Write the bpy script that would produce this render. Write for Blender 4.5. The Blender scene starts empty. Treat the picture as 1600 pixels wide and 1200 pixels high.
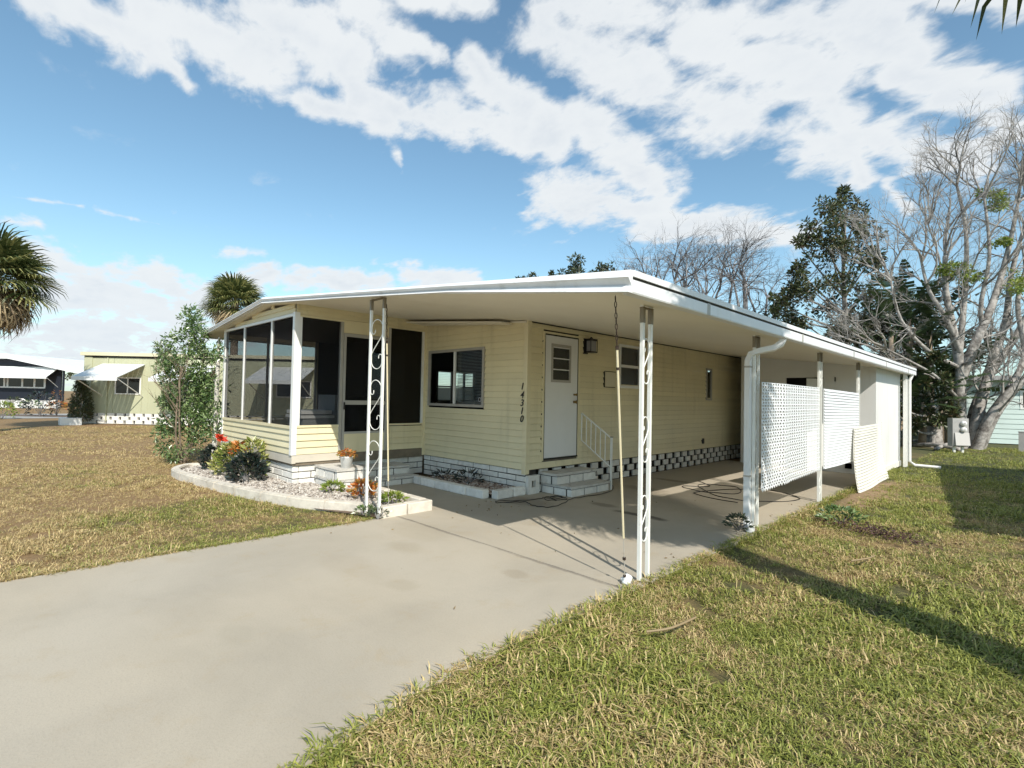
import bpy, bmesh, math, random
import numpy as np
from mathutils import Vector, Matrix, Euler
random.seed(7); rng = np.random.default_rng(7)
R = math.radians
sc = bpy.context.scene
COL = sc.collection

# ---------------------------------------------------------------- camera
CAM = Vector((5.356, -5.676, 1.45))
YAW, PIT, ROL, FPX = -0.7853362570648416, 0.026356549208665807, 0.020396537600198772, 808.1
fwd = Vector((math.cos(PIT)*math.sin(YAW), math.cos(PIT)*math.cos(YAW), math.sin(PIT)))
rgt = Vector((math.cos(YAW), -math.sin(YAW), 0)); upv = rgt.cross(fwd)
rgt2 = rgt*math.cos(ROL) + upv*math.sin(ROL); upv2 = upv*math.cos(ROL) - rgt*math.sin(ROL)
cd = bpy.data.cameras.new("camera"); cam = bpy.data.objects.new("camera", cd); COL.objects.link(cam)
m = Matrix((rgt2, upv2, -fwd)).transposed().to_4x4(); m.translation = CAM; cam.matrix_world = m
cd.sensor_width = 36; cd.lens = 36*FPX/1600; cd.clip_end = 3000; cd.clip_start = .05
sc.camera = cam
def direction(px, py):
    return (fwd + rgt2*((px-800)/FPX) + upv2*(-(py-600)/FPX))
def at(px, py, D):                      # world point seen at a pixel, D metres along the view axis
    return CAM + direction(px, py)*D
def onplane(px, py, ax, v):
    r = direction(px, py); return CAM + r*((v-CAM[ax])/r[ax])
def grd(px, py, z=0): return onplane(px, py, 2, z)

# ---------------------------------------------------------------- light
SAZ = Vector((.914, -.407)); EL = R(41)
sun_dir = Vector((SAZ.x*math.cos(EL), SAZ.y*math.cos(EL), math.sin(EL)))
sd = bpy.data.lights.new("sun", 'SUN'); sd.energy = 3.8; sd.angle = R(.53); sd.color = (1, .94, .84)
so = bpy.data.objects.new("sun", sd); COL.objects.link(so)
so.rotation_euler = (-sun_dir).to_track_quat('-Z', 'Y').to_euler(); so.location = (10, -5, 20)
sc.view_settings.view_transform = 'Standard'; sc.view_settings.look = 'None'
sc.view_settings.exposure = 0.43; sc.view_settings.gamma = 1; sc.view_settings.use_curve_mapping = False
sc.render.engine = 'CYCLES'
sc.cycles.max_bounces = 8; sc.cycles.transparent_max_bounces = 24; sc.cycles.diffuse_bounces = 4

W = bpy.data.worlds.new("World"); sc.world = W; W.use_nodes = True
class NT:
    """tiny node helper"""
    def __init__(s, nt): s.nt = nt; nt.nodes.clear()
    def n(s, t, **k):
        o = s.nt.nodes.new(t)
        for a, b in k.items():
            if a.startswith('i_'):
                o.inputs[a[2:].replace('_', ' ')].default_value = b
            else: setattr(o, a, b)
        return o
    def l(s, a, b): s.nt.links.new(a, b)
    def put(s, sock, v):
        if isinstance(v, bpy.types.NodeSocket): s.l(v, sock)
        elif v is not None: sock.default_value = v
    def math(s, op, a, b=None, c=None, clamp=False):
        o = s.nt.nodes.new('ShaderNodeMath'); o.operation = op; o.use_clamp = clamp
        for i, v in enumerate((a, b, c)): s.put(o.inputs[i], v)
        return o.outputs[0]
    def vm(s, op, a, b=None, sc=None):
        o = s.nt.nodes.new('ShaderNodeVectorMath'); o.operation = op
        s.put(o.inputs[0], a)
        if b is not None: s.put(o.inputs[1], b)
        if sc is not None: s.put(o.inputs[3], sc)
        return o.outputs['Value'] if op in ('DOT_PRODUCT', 'LENGTH', 'DISTANCE') else o.outputs[0]
    def mix(s, f, a, b, t='RGBA', bl='MIX'):
        o = s.nt.nodes.new('ShaderNodeMix'); o.data_type = t; o.blend_type = bl
        ia, ib = (6, 7) if t == 'RGBA' else (2, 3)
        s.put(o.inputs[0], f); s.put(o.inputs[ia], a); s.put(o.inputs[ib], b)
        return o.outputs[2 if t == 'RGBA' else 0]
    def noise(s, vec, scale, det=3, rough=.5, dist=0):
        o = s.nt.nodes.new('ShaderNodeTexNoise'); s.put(o.inputs['Vector'], vec)
        o.inputs['Scale'].default_value = scale; o.inputs['Detail'].default_value = det
        o.inputs['Roughness'].default_value = rough; o.inputs['Distortion'].default_value = dist
        return o.outputs['Fac']
    def ss(s, v, a, b):
        o = s.nt.nodes.new('ShaderNodeMapRange'); o.interpolation_type = 'SMOOTHSTEP'
        s.put(o.inputs[0], v); o.inputs[1].default_value = a; o.inputs[2].default_value = b
        return o.outputs[0]
def c4(c): return (c[0], c[1], c[2], 1)

def build_world():
    t = NT(W.node_tree)
    sky = t.n('ShaderNodeTexSky', sky_type='NISHITA'); sky.sun_disc = False
    sky.sun_elevation = EL; sky.sun_rotation = math.atan2(SAZ.x, SAZ.y)
    sky.air_density = 1.0; sky.dust_density = .6; sky.ozone_density = 2.0
    d = t.vm('NORMALIZE', t.n('ShaderNodeTexCoord').outputs['Generated'])
    sep = t.n('ShaderNodeSeparateXYZ'); t.l(d, sep.inputs[0])
    z = t.math('MAXIMUM', sep.outputs[2], 0.0)
    inv = t.math('DIVIDE', 1, t.math('ADD', z, .22))
    cmb = t.n('ShaderNodeCombineXYZ')
    t.l(t.math('MULTIPLY', sep.outputs[0], inv), cmb.inputs[0]); t.l(t.math('MULTIPLY', sep.outputs[1], inv), cmb.inputs[1])
    P = cmb.outputs[0]
    # cloud banks as capsules between world directions (where the banks lie in the sky)
    caps = [((70,-10),(250,70),42),((230,20),(420,80),62),((420,20),(560,90),62),((560,20),(620,60),45),((268,100),(292,132),18),((640,0),(760,5),26),
            ((478,158),(600,190),20),((560,150),(720,200),34),((690,180),(872,225),32),((735,85),(765,130),22),((765,130),(850,180),34),((620,45),(680,80),20),
            ((905,190),(985,240),34),((870,300),(1020,330),44),((930,215),(1030,300),40),((1000,345),(1235,368),30),((1045,185),(1080,205),12),
            ((850,40),(1000,110),52),((990,110),(1150,190),52),((900,15),(1200,40),50),((1080,80),(1300,120),62),((1200,40),(1400,30),52),((1150,190),(1300,225),36),((1290,130),(1330,240),44),((1400,110),(1545,150),36),((1330,60),(1440,90),40),((1370,215),(1520,250),38),((1335,240),(1350,285),22),((1385,290),(1415,320),14),((1545,185),(1610,205),20),((1400,-5),(1600,5),24),
            ((10,385),(150,440),24),((90,460),(235,480),56),((60,530),(260,530),54),((250,440),(340,490),28),((330,400),(410,395),12),((0,345),(60,350),10),
            ((460,440),(600,440),18),((640,432),(735,434),20),((585,412),(618,413),9),((150,328),(248,350),6),((10,306),(130,322),5),((622,240),(628,268),9),((280,475),(420,430),20),((300,530),(760,470),22)]
    m_ = None
    for (a, b, r) in caps:
        A = direction(*a).normalized(); B = direction(*b).normalized()
        rr = r/FPX*(fwd.dot(((A+B)/2).normalized()))**1.3
        AB = B-A
        v = t.vm('SUBTRACT', d, tuple(A))
        tt = t.math('MULTIPLY', t.vm('DOT_PRODUCT', v, tuple(AB)), 1/max(AB.length_squared, 1e-6), clamp=True)
        dist = t.vm('LENGTH', t.vm('SUBTRACT', v, t.vm('SCALE', tuple(AB), sc=tt)))
        val = t.math('MULTIPLY_ADD', dist, -1/(rr*2.0), 1.0, clamp=True)
        if r < 13: val = t.math('MULTIPLY', val, .62)
        m_ = val if m_ is None else t.math('SMOOTH_MAX', m_, val, .12)
    # outside the view: a broken layer of the same kind
    infront = t.ss(t.vm('DOT_PRODUCT', d, tuple(fwd)), .30, .55)
    gen = t.ss(t.noise(P, 1.1, 3, .5), .42, .68)
    m_ = t.mix(infront, t.math('MULTIPLY', gen, .75), m_, t='FLOAT')
    # break up with streaky fbm
    mp = t.n('ShaderNodeMapping'); t.l(P, mp.inputs[0]); mp.inputs['Rotation'].default_value = (0, 0, R(20)); mp.inputs['Scale'].default_value = (1, 1.35, 1)
    n1 = t.noise(mp.outputs[0], 3.6, 8, .6, .25)
    n2 = t.noise(mp.outputs[0], 11.0, 5, .6, .3)
    nn = t.math('ADD', t.math('MULTIPLY', n1, .65), t.math('MULTIPLY', n2, .35))
    q = t.math('ADD', t.math('MULTIPLY', m_, .88), t.math('MULTIPLY', t.math('SUBTRACT', nn, .5), 2.5))
    dens = t.math('MULTIPLY', t.ss(q, .27, .72), t.ss(m_, .0, .22))
    thick = t.ss(q, .45, 1.25)
    ncol = t.noise(mp.outputs[0], 2.6, 5, .6, .2)
    cw = t.mix(t.math('MULTIPLY', t.ss(ncol, .35, .7), thick), c4((4.45, 4.62, 4.72)), c4((3.4, 3.72, 4.1)))
    low = t.ss(sep.outputs[2], .26, .02)
    cw = t.mix(t.math('MULTIPLY', low, .6), cw, c4((4.0, 4.3, 4.65)))
    # clear sky: nishita, a little deeper to the right (away from haze)
    skyc = t.mix(1.0, sky.outputs[0], c4((.90, 1.03, .93)), bl='MULTIPLY')
    hz = t.ss(sep.outputs[2], .35, 0.0)
    skyc = t.mix(t.math('MULTIPLY', hz, .35), skyc, c4((2.9, 3.9, 5.0)))
    col = t.mix(t.math('MULTIPLY', dens, .96), skyc, cw)
    bg = t.n('ShaderNodeBackground', i_Strength=.145); t.l(col, bg.inputs[0])
    out = t.n('ShaderNodeOutputWorld'); t.l(bg.outputs[0], out.inputs[0])
build_world()
W.cycles.sampling_method = 'MANUAL'; W.cycles.sample_map_resolution = 512

# ---------------------------------------------------------------- materials
MATS = {}
def mat(name, col, rough=.6, var=.0, vscale=4, bump=0, bscale=60, dirt=None, dscale=1.5, dlo=.5, dhi=.75, metal=0, spec=.5, island=None, trans=0, obj=False, streak=None):
    if name in MATS: return MATS[name]
    m = bpy.data.materials.new(name); m.use_nodes = True; t = NT(m.node_tree)
    geo = t.n('ShaderNodeNewGeometry'); P = geo.outputs['Position']
    c = c4(col)
    if var:
        nz = t.noise(P, vscale, 5, .6)
        c = t.mix(t.ss(nz, .3, .7), c4([v*(1-var) for v in col]), c4([min(1, v*(1+var)) for v in col]))
    if dirt:
        nz = t.noise(P, dscale, 7, .65, .3)
        c = t.mix(t.ss(nz, dlo, dhi), c, c4(dirt))
    if streak:
        sz = t.noise(t.vm('MULTIPLY', P, (7, 7, .55)), 1.0, 5, .6)
        c = t.mix(t.math('MULTIPLY', t.math('MULTIPLY', t.ss(sz, .5, .72), t.ss(t.noise(P, .7, 3, .5), .35, .6)), streak[3]), c, c4(streak[:3]))
    if island:
        cr = t.n('ShaderNodeValToRGB'); el = cr.color_ramp
        while len(el.elements) < len(island): el.elements.new(.5)
        for i, k in enumerate(island): el.elements[i].position = i/(max(1, len(island)-1)); el.elements[i].color = c4(k)
        t.l(geo.outputs['Random Per Island'], cr.inputs[0]); c = cr.outputs[0]
    if obj:
        oi = t.n('ShaderNodeObjectInfo')
        c = t.mix(1.0, c, t.mix(oi.outputs['Random'], c4((1-obj,)*3), c4((1+obj*.4,)*3)), bl='MULTIPLY')
    b = t.n('ShaderNodeBsdfPrincipled'); t.put(b.inputs['Base Color'], c)
    b.inputs['Roughness'].default_value = rough; b.inputs['Metallic'].default_value = metal
    b.inputs['Specular IOR Level'].default_value = spec
    if bump:
        bp = t.n('ShaderNodeBump', i_Strength=bump, i_Distance=.01); t.l(t.noise(P, bscale, 6, .65), bp.inputs['Height'])
        t.l(bp.outputs[0], b.inputs['Normal'])
    out = t.n('ShaderNodeOutputMaterial'); sh = b.outputs[0]
    if trans:
        tr = t.n('ShaderNodeBsdfTranslucent'); t.put(tr.inputs[0], c)
        mx = t.n('ShaderNodeMixShader', i_Fac=trans); t.l(sh, mx.inputs[1]); t.l(tr.outputs[0], mx.inputs[2]); sh = mx.outputs[0]
    t.l(sh, out.inputs[0]); MATS[name] = m; return m
def mat_screen(name, fac, col):
    m = bpy.data.materials.new(name); m.use_nodes = True; t = NT(m.node_tree)
    tr = t.n('ShaderNodeBsdfTransparent'); df = t.n('ShaderNodeBsdfDiffuse'); df.inputs[0].default_value = c4(col)
    mx = t.n('ShaderNodeMixShader', i_Fac=fac); t.l(tr.outputs[0], mx.inputs[1]); t.l(df.outputs[0], mx.inputs[2])
    o = t.n('ShaderNodeOutputMaterial'); t.l(mx.outputs[0], o.inputs[0]); MATS[name] = m; return m
def mat_glass(name):
    m = bpy.data.materials.new(name); m.use_nodes = True; t = NT(m.node_tree)
    tr = t.n('ShaderNodeBsdfTransparent'); tr.inputs[0].default_value = (.8, .83, .83, 1)
    gl = t.n('ShaderNodeBsdfGlossy', i_Roughness=.02); gl.inputs[0].default_value = (.9, .95, 1, 1)
    fr = t.n('ShaderNodeFresnel', i_IOR=1.6)
    bf = t.n('ShaderNodeNewGeometry').outputs['Backfacing']; mx = t.n('ShaderNodeMixShader'); t.l(t.math('MULTIPLY', t.math('MULTIPLY', fr.outputs[0], 1.3, clamp=True), t.math('SUBTRACT', 1, bf)), mx.inputs[0]); t.l(tr.outputs[0], mx.inputs[1]); t.l(gl.outputs[0], mx.inputs[2])
    o = t.n('ShaderNodeOutputMaterial'); t.l(mx.outputs[0], o.inputs[0]); MATS[name] = m; return m

SIDING = mat('cream_siding', (.80, .715, .475), .45, .04, 1.2, .12, 25, dirt=(.69, .62, .40), dscale=.9, dlo=.5, dhi=.9, obj=.06, streak=(.50, .44, .27, .35))
TRIM = mat('white_trim', (.82, .82, .80), .4, .04, 3)
ROOFW = mat('white_roof_metal', (.80, .81, .82), .38, .03, 2, dirt=(.60, .59, .55), dscale=2.2, dlo=.55, dhi=.9, streak=(.45, .43, .37, .35))
SOFFIT = mat('soffit', (.82, .77, .65), .6, .03, .6, dirt=(.72, .66, .52), dscale=.7, dlo=.55, dhi=.9)
DARKT = mat('dark_caulk', (.03, .028, .022), .8)
FRAME = mat('grey_frame', (.42, .40, .36), .4, .08, 6)
BLOCK = mat('painted_block', (.82, .80, .75), .8, .08, 9, .5, 90, dirt=(.44, .40, .33), dscale=5, dlo=.55, dhi=.85, obj=.14)
MORTAR = mat('mortar_joint', (.05, .045, .04), .95, .2, 30)
TREAD = mat('step_tread', (.58, .56, .52), .85, .1, 8, .4, 70, dirt=(.16, .15, .13), dscale=7, dlo=.56, dhi=.72)
BEIGE = mat('beige_band', (.62, .57, .48), .6, .05, 3)
LEDGE = mat('brown_ledge', (.20, .165, .12), .8, .15, 6)
DOORW = mat('door_white', (.80, .80, .79), .35, .02, 2)
IRONW = mat('white_iron', (.82, .82, .78), .4, .04, 12, dirt=(.42, .36, .28), dscale=14, dlo=.66, dhi=.8)
BLACK = mat('black_metal', (.012, .011, .011), .4)
BRASS = mat('brass', (.35, .24, .10), .3, metal=1)
RUST = mat('rusty_chain', (.06, .04, .03), .7, .3, 40, metal=.5)
CREAMROD = mat('cream_rod', (.70, .62, .42), .5)
SCREEN = mat_screen('insect_screen', .33, (.02, .022, .026))
DSCREEN = mat_screen('dark_sun_screen', .86, (.028, .026, .02))
GLASS = mat_glass('window_glass')
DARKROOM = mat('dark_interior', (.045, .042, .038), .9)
BLIND = mat('blind', (.42, .42, .42), .5)
VBLIND = mat('vertical_blind', (.75, .74, .70), .5)
PVC = mat('white_plastic', (.80, .80, .78), .35)
LATT = mat('white_aluminium_lattice', (.80, .82, .84), .32, .03, 4)
SHEETC = mat('cream_louvre', (.76, .74, .66), .45, .04, 4)
SHEDW = mat('shed_white', (.80, .80, .785), .5, .03, 1.2, dirt=(.66, .64, .58), dscale=1.1, dlo=.6, dhi=.95, streak=(.55, .52, .44, .3))
TERRA = mat('porch_floor', (.28, .26, .22), .8)
CURBM = mat('curb_concrete', (.66, .61, .53), .9, .12, 7, .5, 80, dirt=(.40, .36, .29), dscale=4, dlo=.5, dhi=.8)

def mat_concrete(name, col):
    m = bpy.data.materials.new(name); m.use_nodes = True; t = NT(m.node_tree)
    P = t.n('ShaderNodeNewGeometry').outputs['Position']
    a = t.noise(P, .55, 6, .6, .4); b = t.noise(P, 3.0, 8, .7, .3); f = t.noise(P, 90, 4, .7); g = t.noise(P, 320, 2, .6)
    c = t.mix(t.ss(a, .35, .7), c4(col), c4([v*.84 for v in col]))
    c = t.mix(t.math('MULTIPLY', t.ss(b, .52, .74), .45), c, c4((col[0]*.86, col[1]*.77, col[2]*.62)))
    c = t.mix(t.math('MULTIPLY', t.ss(f, .45, .72), .28), c, c4([v*.55 for v in col]))
    c = t.mix(t.math('MULTIPLY', t.ss(t.noise(P, 16, 6, .75), .5, .75), .09), c, c4([v*.6 for v in col]))
    c = t.mix(t.math('MULTIPLY', t.ss(g, .6, .75), .25), c, c4([min(1, v*1.35) for v in col]))
    # oil and water stains at fixed spots
    for (x, y, rx, ry, k, cc) in ((1.88, .13, .40, .10, .8, (.06, .05, .035)), (2.37, -2.59, .15, .10, .30, (.26, .2, .12)), (1.13, -2.85, .28, .16, .25, (.3, .24, .15)),
                              (1.94, -3.42, .16, .12, .22, (.3, .25, .17)), (1.3, -3.5, .5, .2, .18, (.33, .26, .17)), (2.0, -4.61, .2, .1, .18, (.3, .27, .2)), (.7, -2.4, .5, .3, .2, (.34, .27, .17)),
                              (.8, 3.1, .5, .12, .5, (.12, .1, .07)), (.9, 1.9, .45, .2, .4, (.15, .12, .09)), (1.2, .3, .25, .12, .5, (.12, .1, .07)), (.35, -.35, .5, .3, .4, (.15, .12, .09))):
        v = t.vm('MULTIPLY', t.vm('SUBTRACT', P, (x, y, 0)), (1/rx, 1/ry, 0))
        dd = t.math('ADD', t.vm('LENGTH', v), t.math('MULTIPLY', t.math('SUBTRACT', b, .5), 1.8))
        c = t.mix(t.math('MULTIPLY', t.ss(dd, 1.15, .55), k), c, c4(cc))
    # hairline cracks
    vo = t.n('ShaderNodeTexVoronoi', feature='DISTANCE_TO_EDGE'); vo.inputs['Scale'].default_value = .34
    t.l(t.vm('ADD', P, t.vm('SCALE', t.n('ShaderNodeTexNoise', i_Scale=2.2, i_Detail=6.0).outputs['Color'], sc=.5)), vo.inputs['Vector'])
    ck = t.math('MULTIPLY', t.ss(vo.outputs[0], .006, .001), t.ss(a, .48, .60))
    c = t.mix(t.math('MULTIPLY', ck, .02), c, c4((.12, .10, .08)))
    sp = t.n('ShaderNodeSeparateXYZ'); t.l(P, sp.inputs[0])
    jd = t.math('ABSOLUTE', t.math('ADD', t.math('ADD', sp.outputs[1], 2.215), t.math('MULTIPLY', t.math('SUBTRACT', b, .5), .09)))
    c = t.mix(t.math('MULTIPLY', t.math('MULTIPLY', t.ss(jd, .035, .004), t.ss(a, .40, .55)), .55), c, c4((.13, .11, .09)))
    for tx in (1.0, 2.45):
        td = t.math('ABSOLUTE', t.math('ADD', t.math('SUBTRACT', sp.outputs[0], tx), t.math('MULTIPLY', t.math('SUBTRACT', a, .5), .5)))
        c = t.mix(t.math('MULTIPLY', t.math('MULTIPLY', t.ss(td, .26, .06), t.ss(b, .35, .6)), .07), c, c4((.22, .20, .18)))
    c = t.mix(t.math('MULTIPLY', t.ss(t.noise(P, .22, 2, .5), .42, .6), .5), c, t.mix(1.0, c, c4((.93, .98, 1.07)), bl='MULTIPLY'))
    bs = t.n('ShaderNodeBsdfPrincipled', i_Roughness=.85); t.l(c, bs.inputs['Base Color'])
    bp = t.n('ShaderNodeBump', i_Strength=.35, i_Distance=.004); t.l(t.math('ADD', f, t.math('MULTIPLY', b, 2)), bp.inputs['Height']); t.l(bp.outputs[0], bs.inputs['Normal'])
    o = t.n('ShaderNodeOutputMaterial'); t.l(bs.outputs[0], o.inputs[0]); return m
CONC = mat_concrete('drive_concrete', (.48, .418, .322))

def lawn_green(t, P, sep):
    """0 = straw, 1 = green, laid out over the ground"""
    a = t.noise(P, .55, 4, .6, .3); b = t.noise(P, 2.6, 4, .6)
    left = t.ss(sep.outputs[0], 1.5, -.3)                # left lawn is drier
    neardrive = t.ss(t.vm('LENGTH', t.vm('MULTIPLY', t.vm('SUBTRACT', P, (-.4, -3.4, 0)), (.55, .8, 0))), 2.0, .4)
    bias = t.math('ADD', t.math('MULTIPLY', left, -.175), t.math('MULTIPLY', t.math('MULTIPLY', neardrive, left), .22))
    far = t.ss(sep.outputs[1], 1.0, 8.0)
    bias = t.math('ADD', bias, t.math('MULTIPLY', t.math('MULTIPLY', far, t.math('SUBTRACT', 1, left)), .12))
    s = t.math('ADD', t.math('ADD', t.math('MULTIPLY', a, .6), t.math('MULTIPLY', b, .4)), bias)
    return t.ss(s, .33, .62)
def mat_grass(name, ground=False):
    m = bpy.data.materials.new(name); m.use_nodes = True; t = NT(m.node_tree)
    P = t.n('ShaderNodeNewGeometry').outputs['Position']
    if True:
        P = t.vm('MULTIPLY', P, (1, 1, 0))
    sep = t.n('ShaderNodeSeparateXYZ'); t.l(P, sep.inputs[0])
    g = lawn_green(t, P, sep)
    if ground:
        f = t.noise(P, 24, 6, .7)
        c1 = t.mix(f, c4((.03, .035, .012)), c4((.13, .13, .04)))
        c2 = t.mix(f, c4((.12, .07, .03)), c4((.40, .26, .12)))
        c = t.mix(g, c2, c1)
        # bare sandy soil beside the shed
        v = t.vm('MULTIPLY', t.vm('SUBTRACT', P, (3.55, 4.8, 0)), (1/.35, 1/2.2, 0))
        c = t.mix(t.ss(t.math('ADD', t.vm('LENGTH', v), t.math('MULTIPLY', f, .6)), 1.5, .9), c, c4((.34, .23, .13)))
    else:
        oi = t.n('ShaderNodeObjectInfo'); rp = t.n('ShaderNodeNewGeometry').outputs['Random Per Island']
        r1 = t.math('FRACT', t.math('ADD', oi.outputs['Random'], rp))
        gg = t.math('ADD', g, t.math('MULTIPLY', t.math('SUBTRACT', r1, .5), 1.1), clamp=True)
        rp = t.math('POWER', rp, 1.5); green = t.mix(rp, c4((.05, .09, .012)), c4((.44, .45, .10)))
        straw = t.mix(rp, c4((.20, .125, .04)), c4((.80, .63, .32)))
        c = t.mix(t.ss(gg, .35, .65), straw, green)
    bs = t.n('ShaderNodeBsdfPrincipled', i_Roughness=.55 if not ground else .95); t.l(c, bs.inputs['Base Color'])
    o = t.n('ShaderNodeOutputMaterial'); sh = bs.outputs[0]
    if not ground:
        tr = t.n('ShaderNodeBsdfTranslucent'); t.l(c, tr.inputs[0]); mx = t.n('ShaderNodeMixShader', i_Fac=.2)
        t.l(sh, mx.inputs[1]); t.l(tr.outputs[0], mx.inputs[2]); sh = mx.outputs[0]
    else:
        bp = t.n('ShaderNodeBump', i_Strength=.8, i_Distance=.03); t.l(t.noise(P, 30, 6, .7), bp.inputs['Height']); t.l(bp.outputs[0], bs.inputs['Normal'])
    t.l(sh, o.inputs[0]); return m
GROUNDM = mat_grass('lawn_ground', True); BLADEM = mat_grass('grass_blade')
BARK = mat('grey_bark', (.37, .345, .32), .85, .3, 9, 1.0, 22, dirt=(.10, .085, .075), dscale=4, dlo=.45, dhi=.68)
TWIG = mat('pale_twig', (.30, .29, .29), .8, .2, 3, dirt=(.05, .045, .045), dscale=3, dlo=.42, dhi=.56)
PBARK = mat('palm_bark', (.23, .18, .13), .9, .3, 8, .8, 30)
LEAFD = mat('leaf_dark', (.05, .07, .03), .45, island=[(.025, .04, .018), (.06, .085, .03), (.11, .125, .045), (.09, .06, .03)], trans=.2)
LEAFB = mat('leaf_bush', (.08, .12, .04), .28, island=[(.045, .095, .025), (.12, .20, .06), (.30, .38, .17)], trans=.15, spec=.8)
LEAFL = mat('leaf_lime', (.2, .28, .05), .4, island=[(.14, .22, .04), (.26, .34, .06), (.38, .40, .09)], trans=.3)
LEAFG = mat('leaf_glaucous', (.10, .12, .09), .35, island=[(.02, .035, .02), (.05, .07, .035), (.12, .14, .07)], trans=.15)
CROTY = mat('croton_yellow', (.4, .4, .1), .35, island=[(.09, .15, .03), (.30, .33, .08), (.66, .60, .28)], trans=.2)
CROTD = mat('croton_dark', (.03, .04, .03), .22, island=[(.010, .018, .016), (.025, .042, .03), (.05, .045, .04)], trans=.05, spec=.9)
REDF = mat('red_flower', (.75, .06, .03), .5, island=[(.6, .04, .02), (.85, .12, .05)], trans=.2)
ORANGEF = mat('orange_leaf', (.6, .2, .05), .5, island=[(.40, .09, .02), (.62, .25, .05), (.20, .20, .05)], trans=.2)
PALMG = mat('palm_green', (.12, .16, .05), .4, island=[(.04, .065, .02), (.14, .16, .055), (.36, .34, .13)], trans=.25)
PALMB = mat('palm_dead', (.3, .22, .13), .7, island=[(.13, .09, .055), (.30, .22, .12), (.42, .33, .19)], trans=.15)
PADDLE = mat('paddle_leaf', (.05, .08, .03), .4, .3, 2, trans=.2)
SHELL = mat('shell_gravel', (.6, .57, .5), .85, island=[(.26, .22, .19), (.48, .43, .38), (.66, .62, .56)])
BROWNG = mat('brown_gravel', (.3, .22, .18), .85, island=[(.14, .09, .07), (.36, .26, .20), (.60, .54, .48)])
SOIL = mat('soil', (.14, .10, .07), .95, .2, 12)
PURPLE = mat('purple_leaf', (.12, .03, .05), .6, island=[(.03, .012, .014), (.08, .03, .035), (.22, .15, .09)])

# ---------------------------------------------------------------- mesh helpers
class MB:
    def __init__(s): s.v = []; s.f = []
    def add(s, vs, fs):
        o = len(s.v); s.v += [tuple(p) for p in vs]; s.f += [tuple(i+o for i in f) for f in fs]; return s
    def box(s, a, b):
        x0, y0, z0 = a; x1, y1, z1 = b
        if x0 > x1: x0, x1 = x1, x0
        if y0 > y1: y0, y1 = y1, y0
        if z0 > z1: z0, z1 = z1, z0
        return s.add([(x0,y0,z0),(x1,y0,z0),(x1,y1,z0),(x0,y1,z0),(x0,y0,z1),(x1,y0,z1),(x1,y1,z1),(x0,y1,z1)],
              [(0,3,2,1),(4,5,6,7),(0,1,5,4),(1,2,6,5),(2,3,7,6),(3,0,4,7)])
    def hexa(s, p): return s.add(p, [(0,3,2,1),(4,5,6,7),(0,1,5,4),(1,2,6,5),(2,3,7,6),(3,0,4,7)])
    def prism(s, poly, axis, a, b):      # poly: 2D points; extruded along axis
        n = len(poly)
        def P(q, h): return {'y': (q[0], h, q[1]), 'x': (h, q[0], q[1]), 'z': (q[0], q[1], h)}[axis]
        vs = [P(q, a) for q in poly]+[P(q, b) for q in poly]
        return s.add(vs, [tuple(range(n)), tuple(range(2*n-1, n-1, -1))]+[(i, n+i, n+(i+1) % n, (i+1) % n) for i in range(n)])
    def tube(s, pts, r, n=6, cap=True):
        pts = [Vector(p) for p in pts]; m = len(pts)
        if not hasattr(r, '__len__'): r = [r]*m
        rings = []; a = None
        for i, p in enumerate(pts):
            d = (pts[min(i+1, m-1)]-pts[max(i-1, 0)])
            d = d.normalized() if d.length > 1e-9 else Vector((0, 0, 1))
            if a is None:
                a = d.cross(Vector((0, 0, 1)) if abs(d.z) < .9 else Vector((1, 0, 0))).normalized()
            else:
                a = (a - d*a.dot(d)); a = a.normalized() if a.length > 1e-6 else d.orthogonal().normalized()
            b = d.cross(a)
            rings.append([p + (a*math.cos(2*math.pi*k/n)+b*math.sin(2*math.pi*k/n))*r[i] for k in range(n)])
        vs = [q for rg in rings for q in rg]; fs = []
        for i in range(m-1):
            for k in range(n): fs.append((i*n+k, i*n+(k+1) % n, (i+1)*n+(k+1) % n, (i+1)*n+k))
        if cap: fs += [tuple(range(n-1, -1, -1)), tuple((m-1)*n+k for k in range(n))]
        return s.add(vs, fs)
    def mesh(s, name, mt, smooth=False):
        me = bpy.data.meshes.new(name); me.from_pydata(s.v, [], s.f); me.materials.append(mt)
        if smooth: me.polygons.foreach_set('use_smooth', [True]*len(me.polygons))
        me.update(); return me
    def build(s, name, mt, parent=None, smooth=False, **k):
        off = Vector((0, 0, 0))
        if parent is not None and k.pop('world', True):
            off = parent_loc(parent); inv = parent_rot(parent)
            s.v = [tuple(inv @ (Vector(p)-off)) for p in s.v]
        else: k.pop('world', None)
        return link(name, s.mesh(name, mt, smooth), parent, **k)
def parent_loc(p):
    l = Vector(p.location)
    if p.parent: l = parent_loc(p.parent) + l
    return l
def parent_rot(p): return Matrix.Identity(3)
def link(name, data, parent=None, loc=None, rot=None, **props):
    o = bpy.data.objects.new(name, data); COL.objects.link(o)
    if loc is not None: o.location = loc
    if rot is not None: o.rotation_euler = rot
    if parent is not None: o.parent = parent
    for a, b in props.items(): o[a] = b
    return o
def root(name, loc, label, cat, group=None, rz=0):
    o = bpy.data.objects.new(name, None); COL.objects.link(o); o.location = loc; o.rotation_euler = (0, 0, rz); o.empty_display_size = .2
    o['label'] = label; o['category'] = cat
    if group: o['group'] = group
    return o
def tag(o, label, cat, group=None):
    o['label'] = label; o['category'] = cat
    if group: o['group'] = group
    return o
def copy_tree(o, parent=None):
    c = o.copy(); COL.objects.link(c)
    if parent: c.parent = parent
    for ch in list(o.children): copy_tree(ch, c)
    return c
_cache = {}
def cached(key, fn):
    if key not in _cache: _cache[key] = fn()
    return _cache[key]
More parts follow.
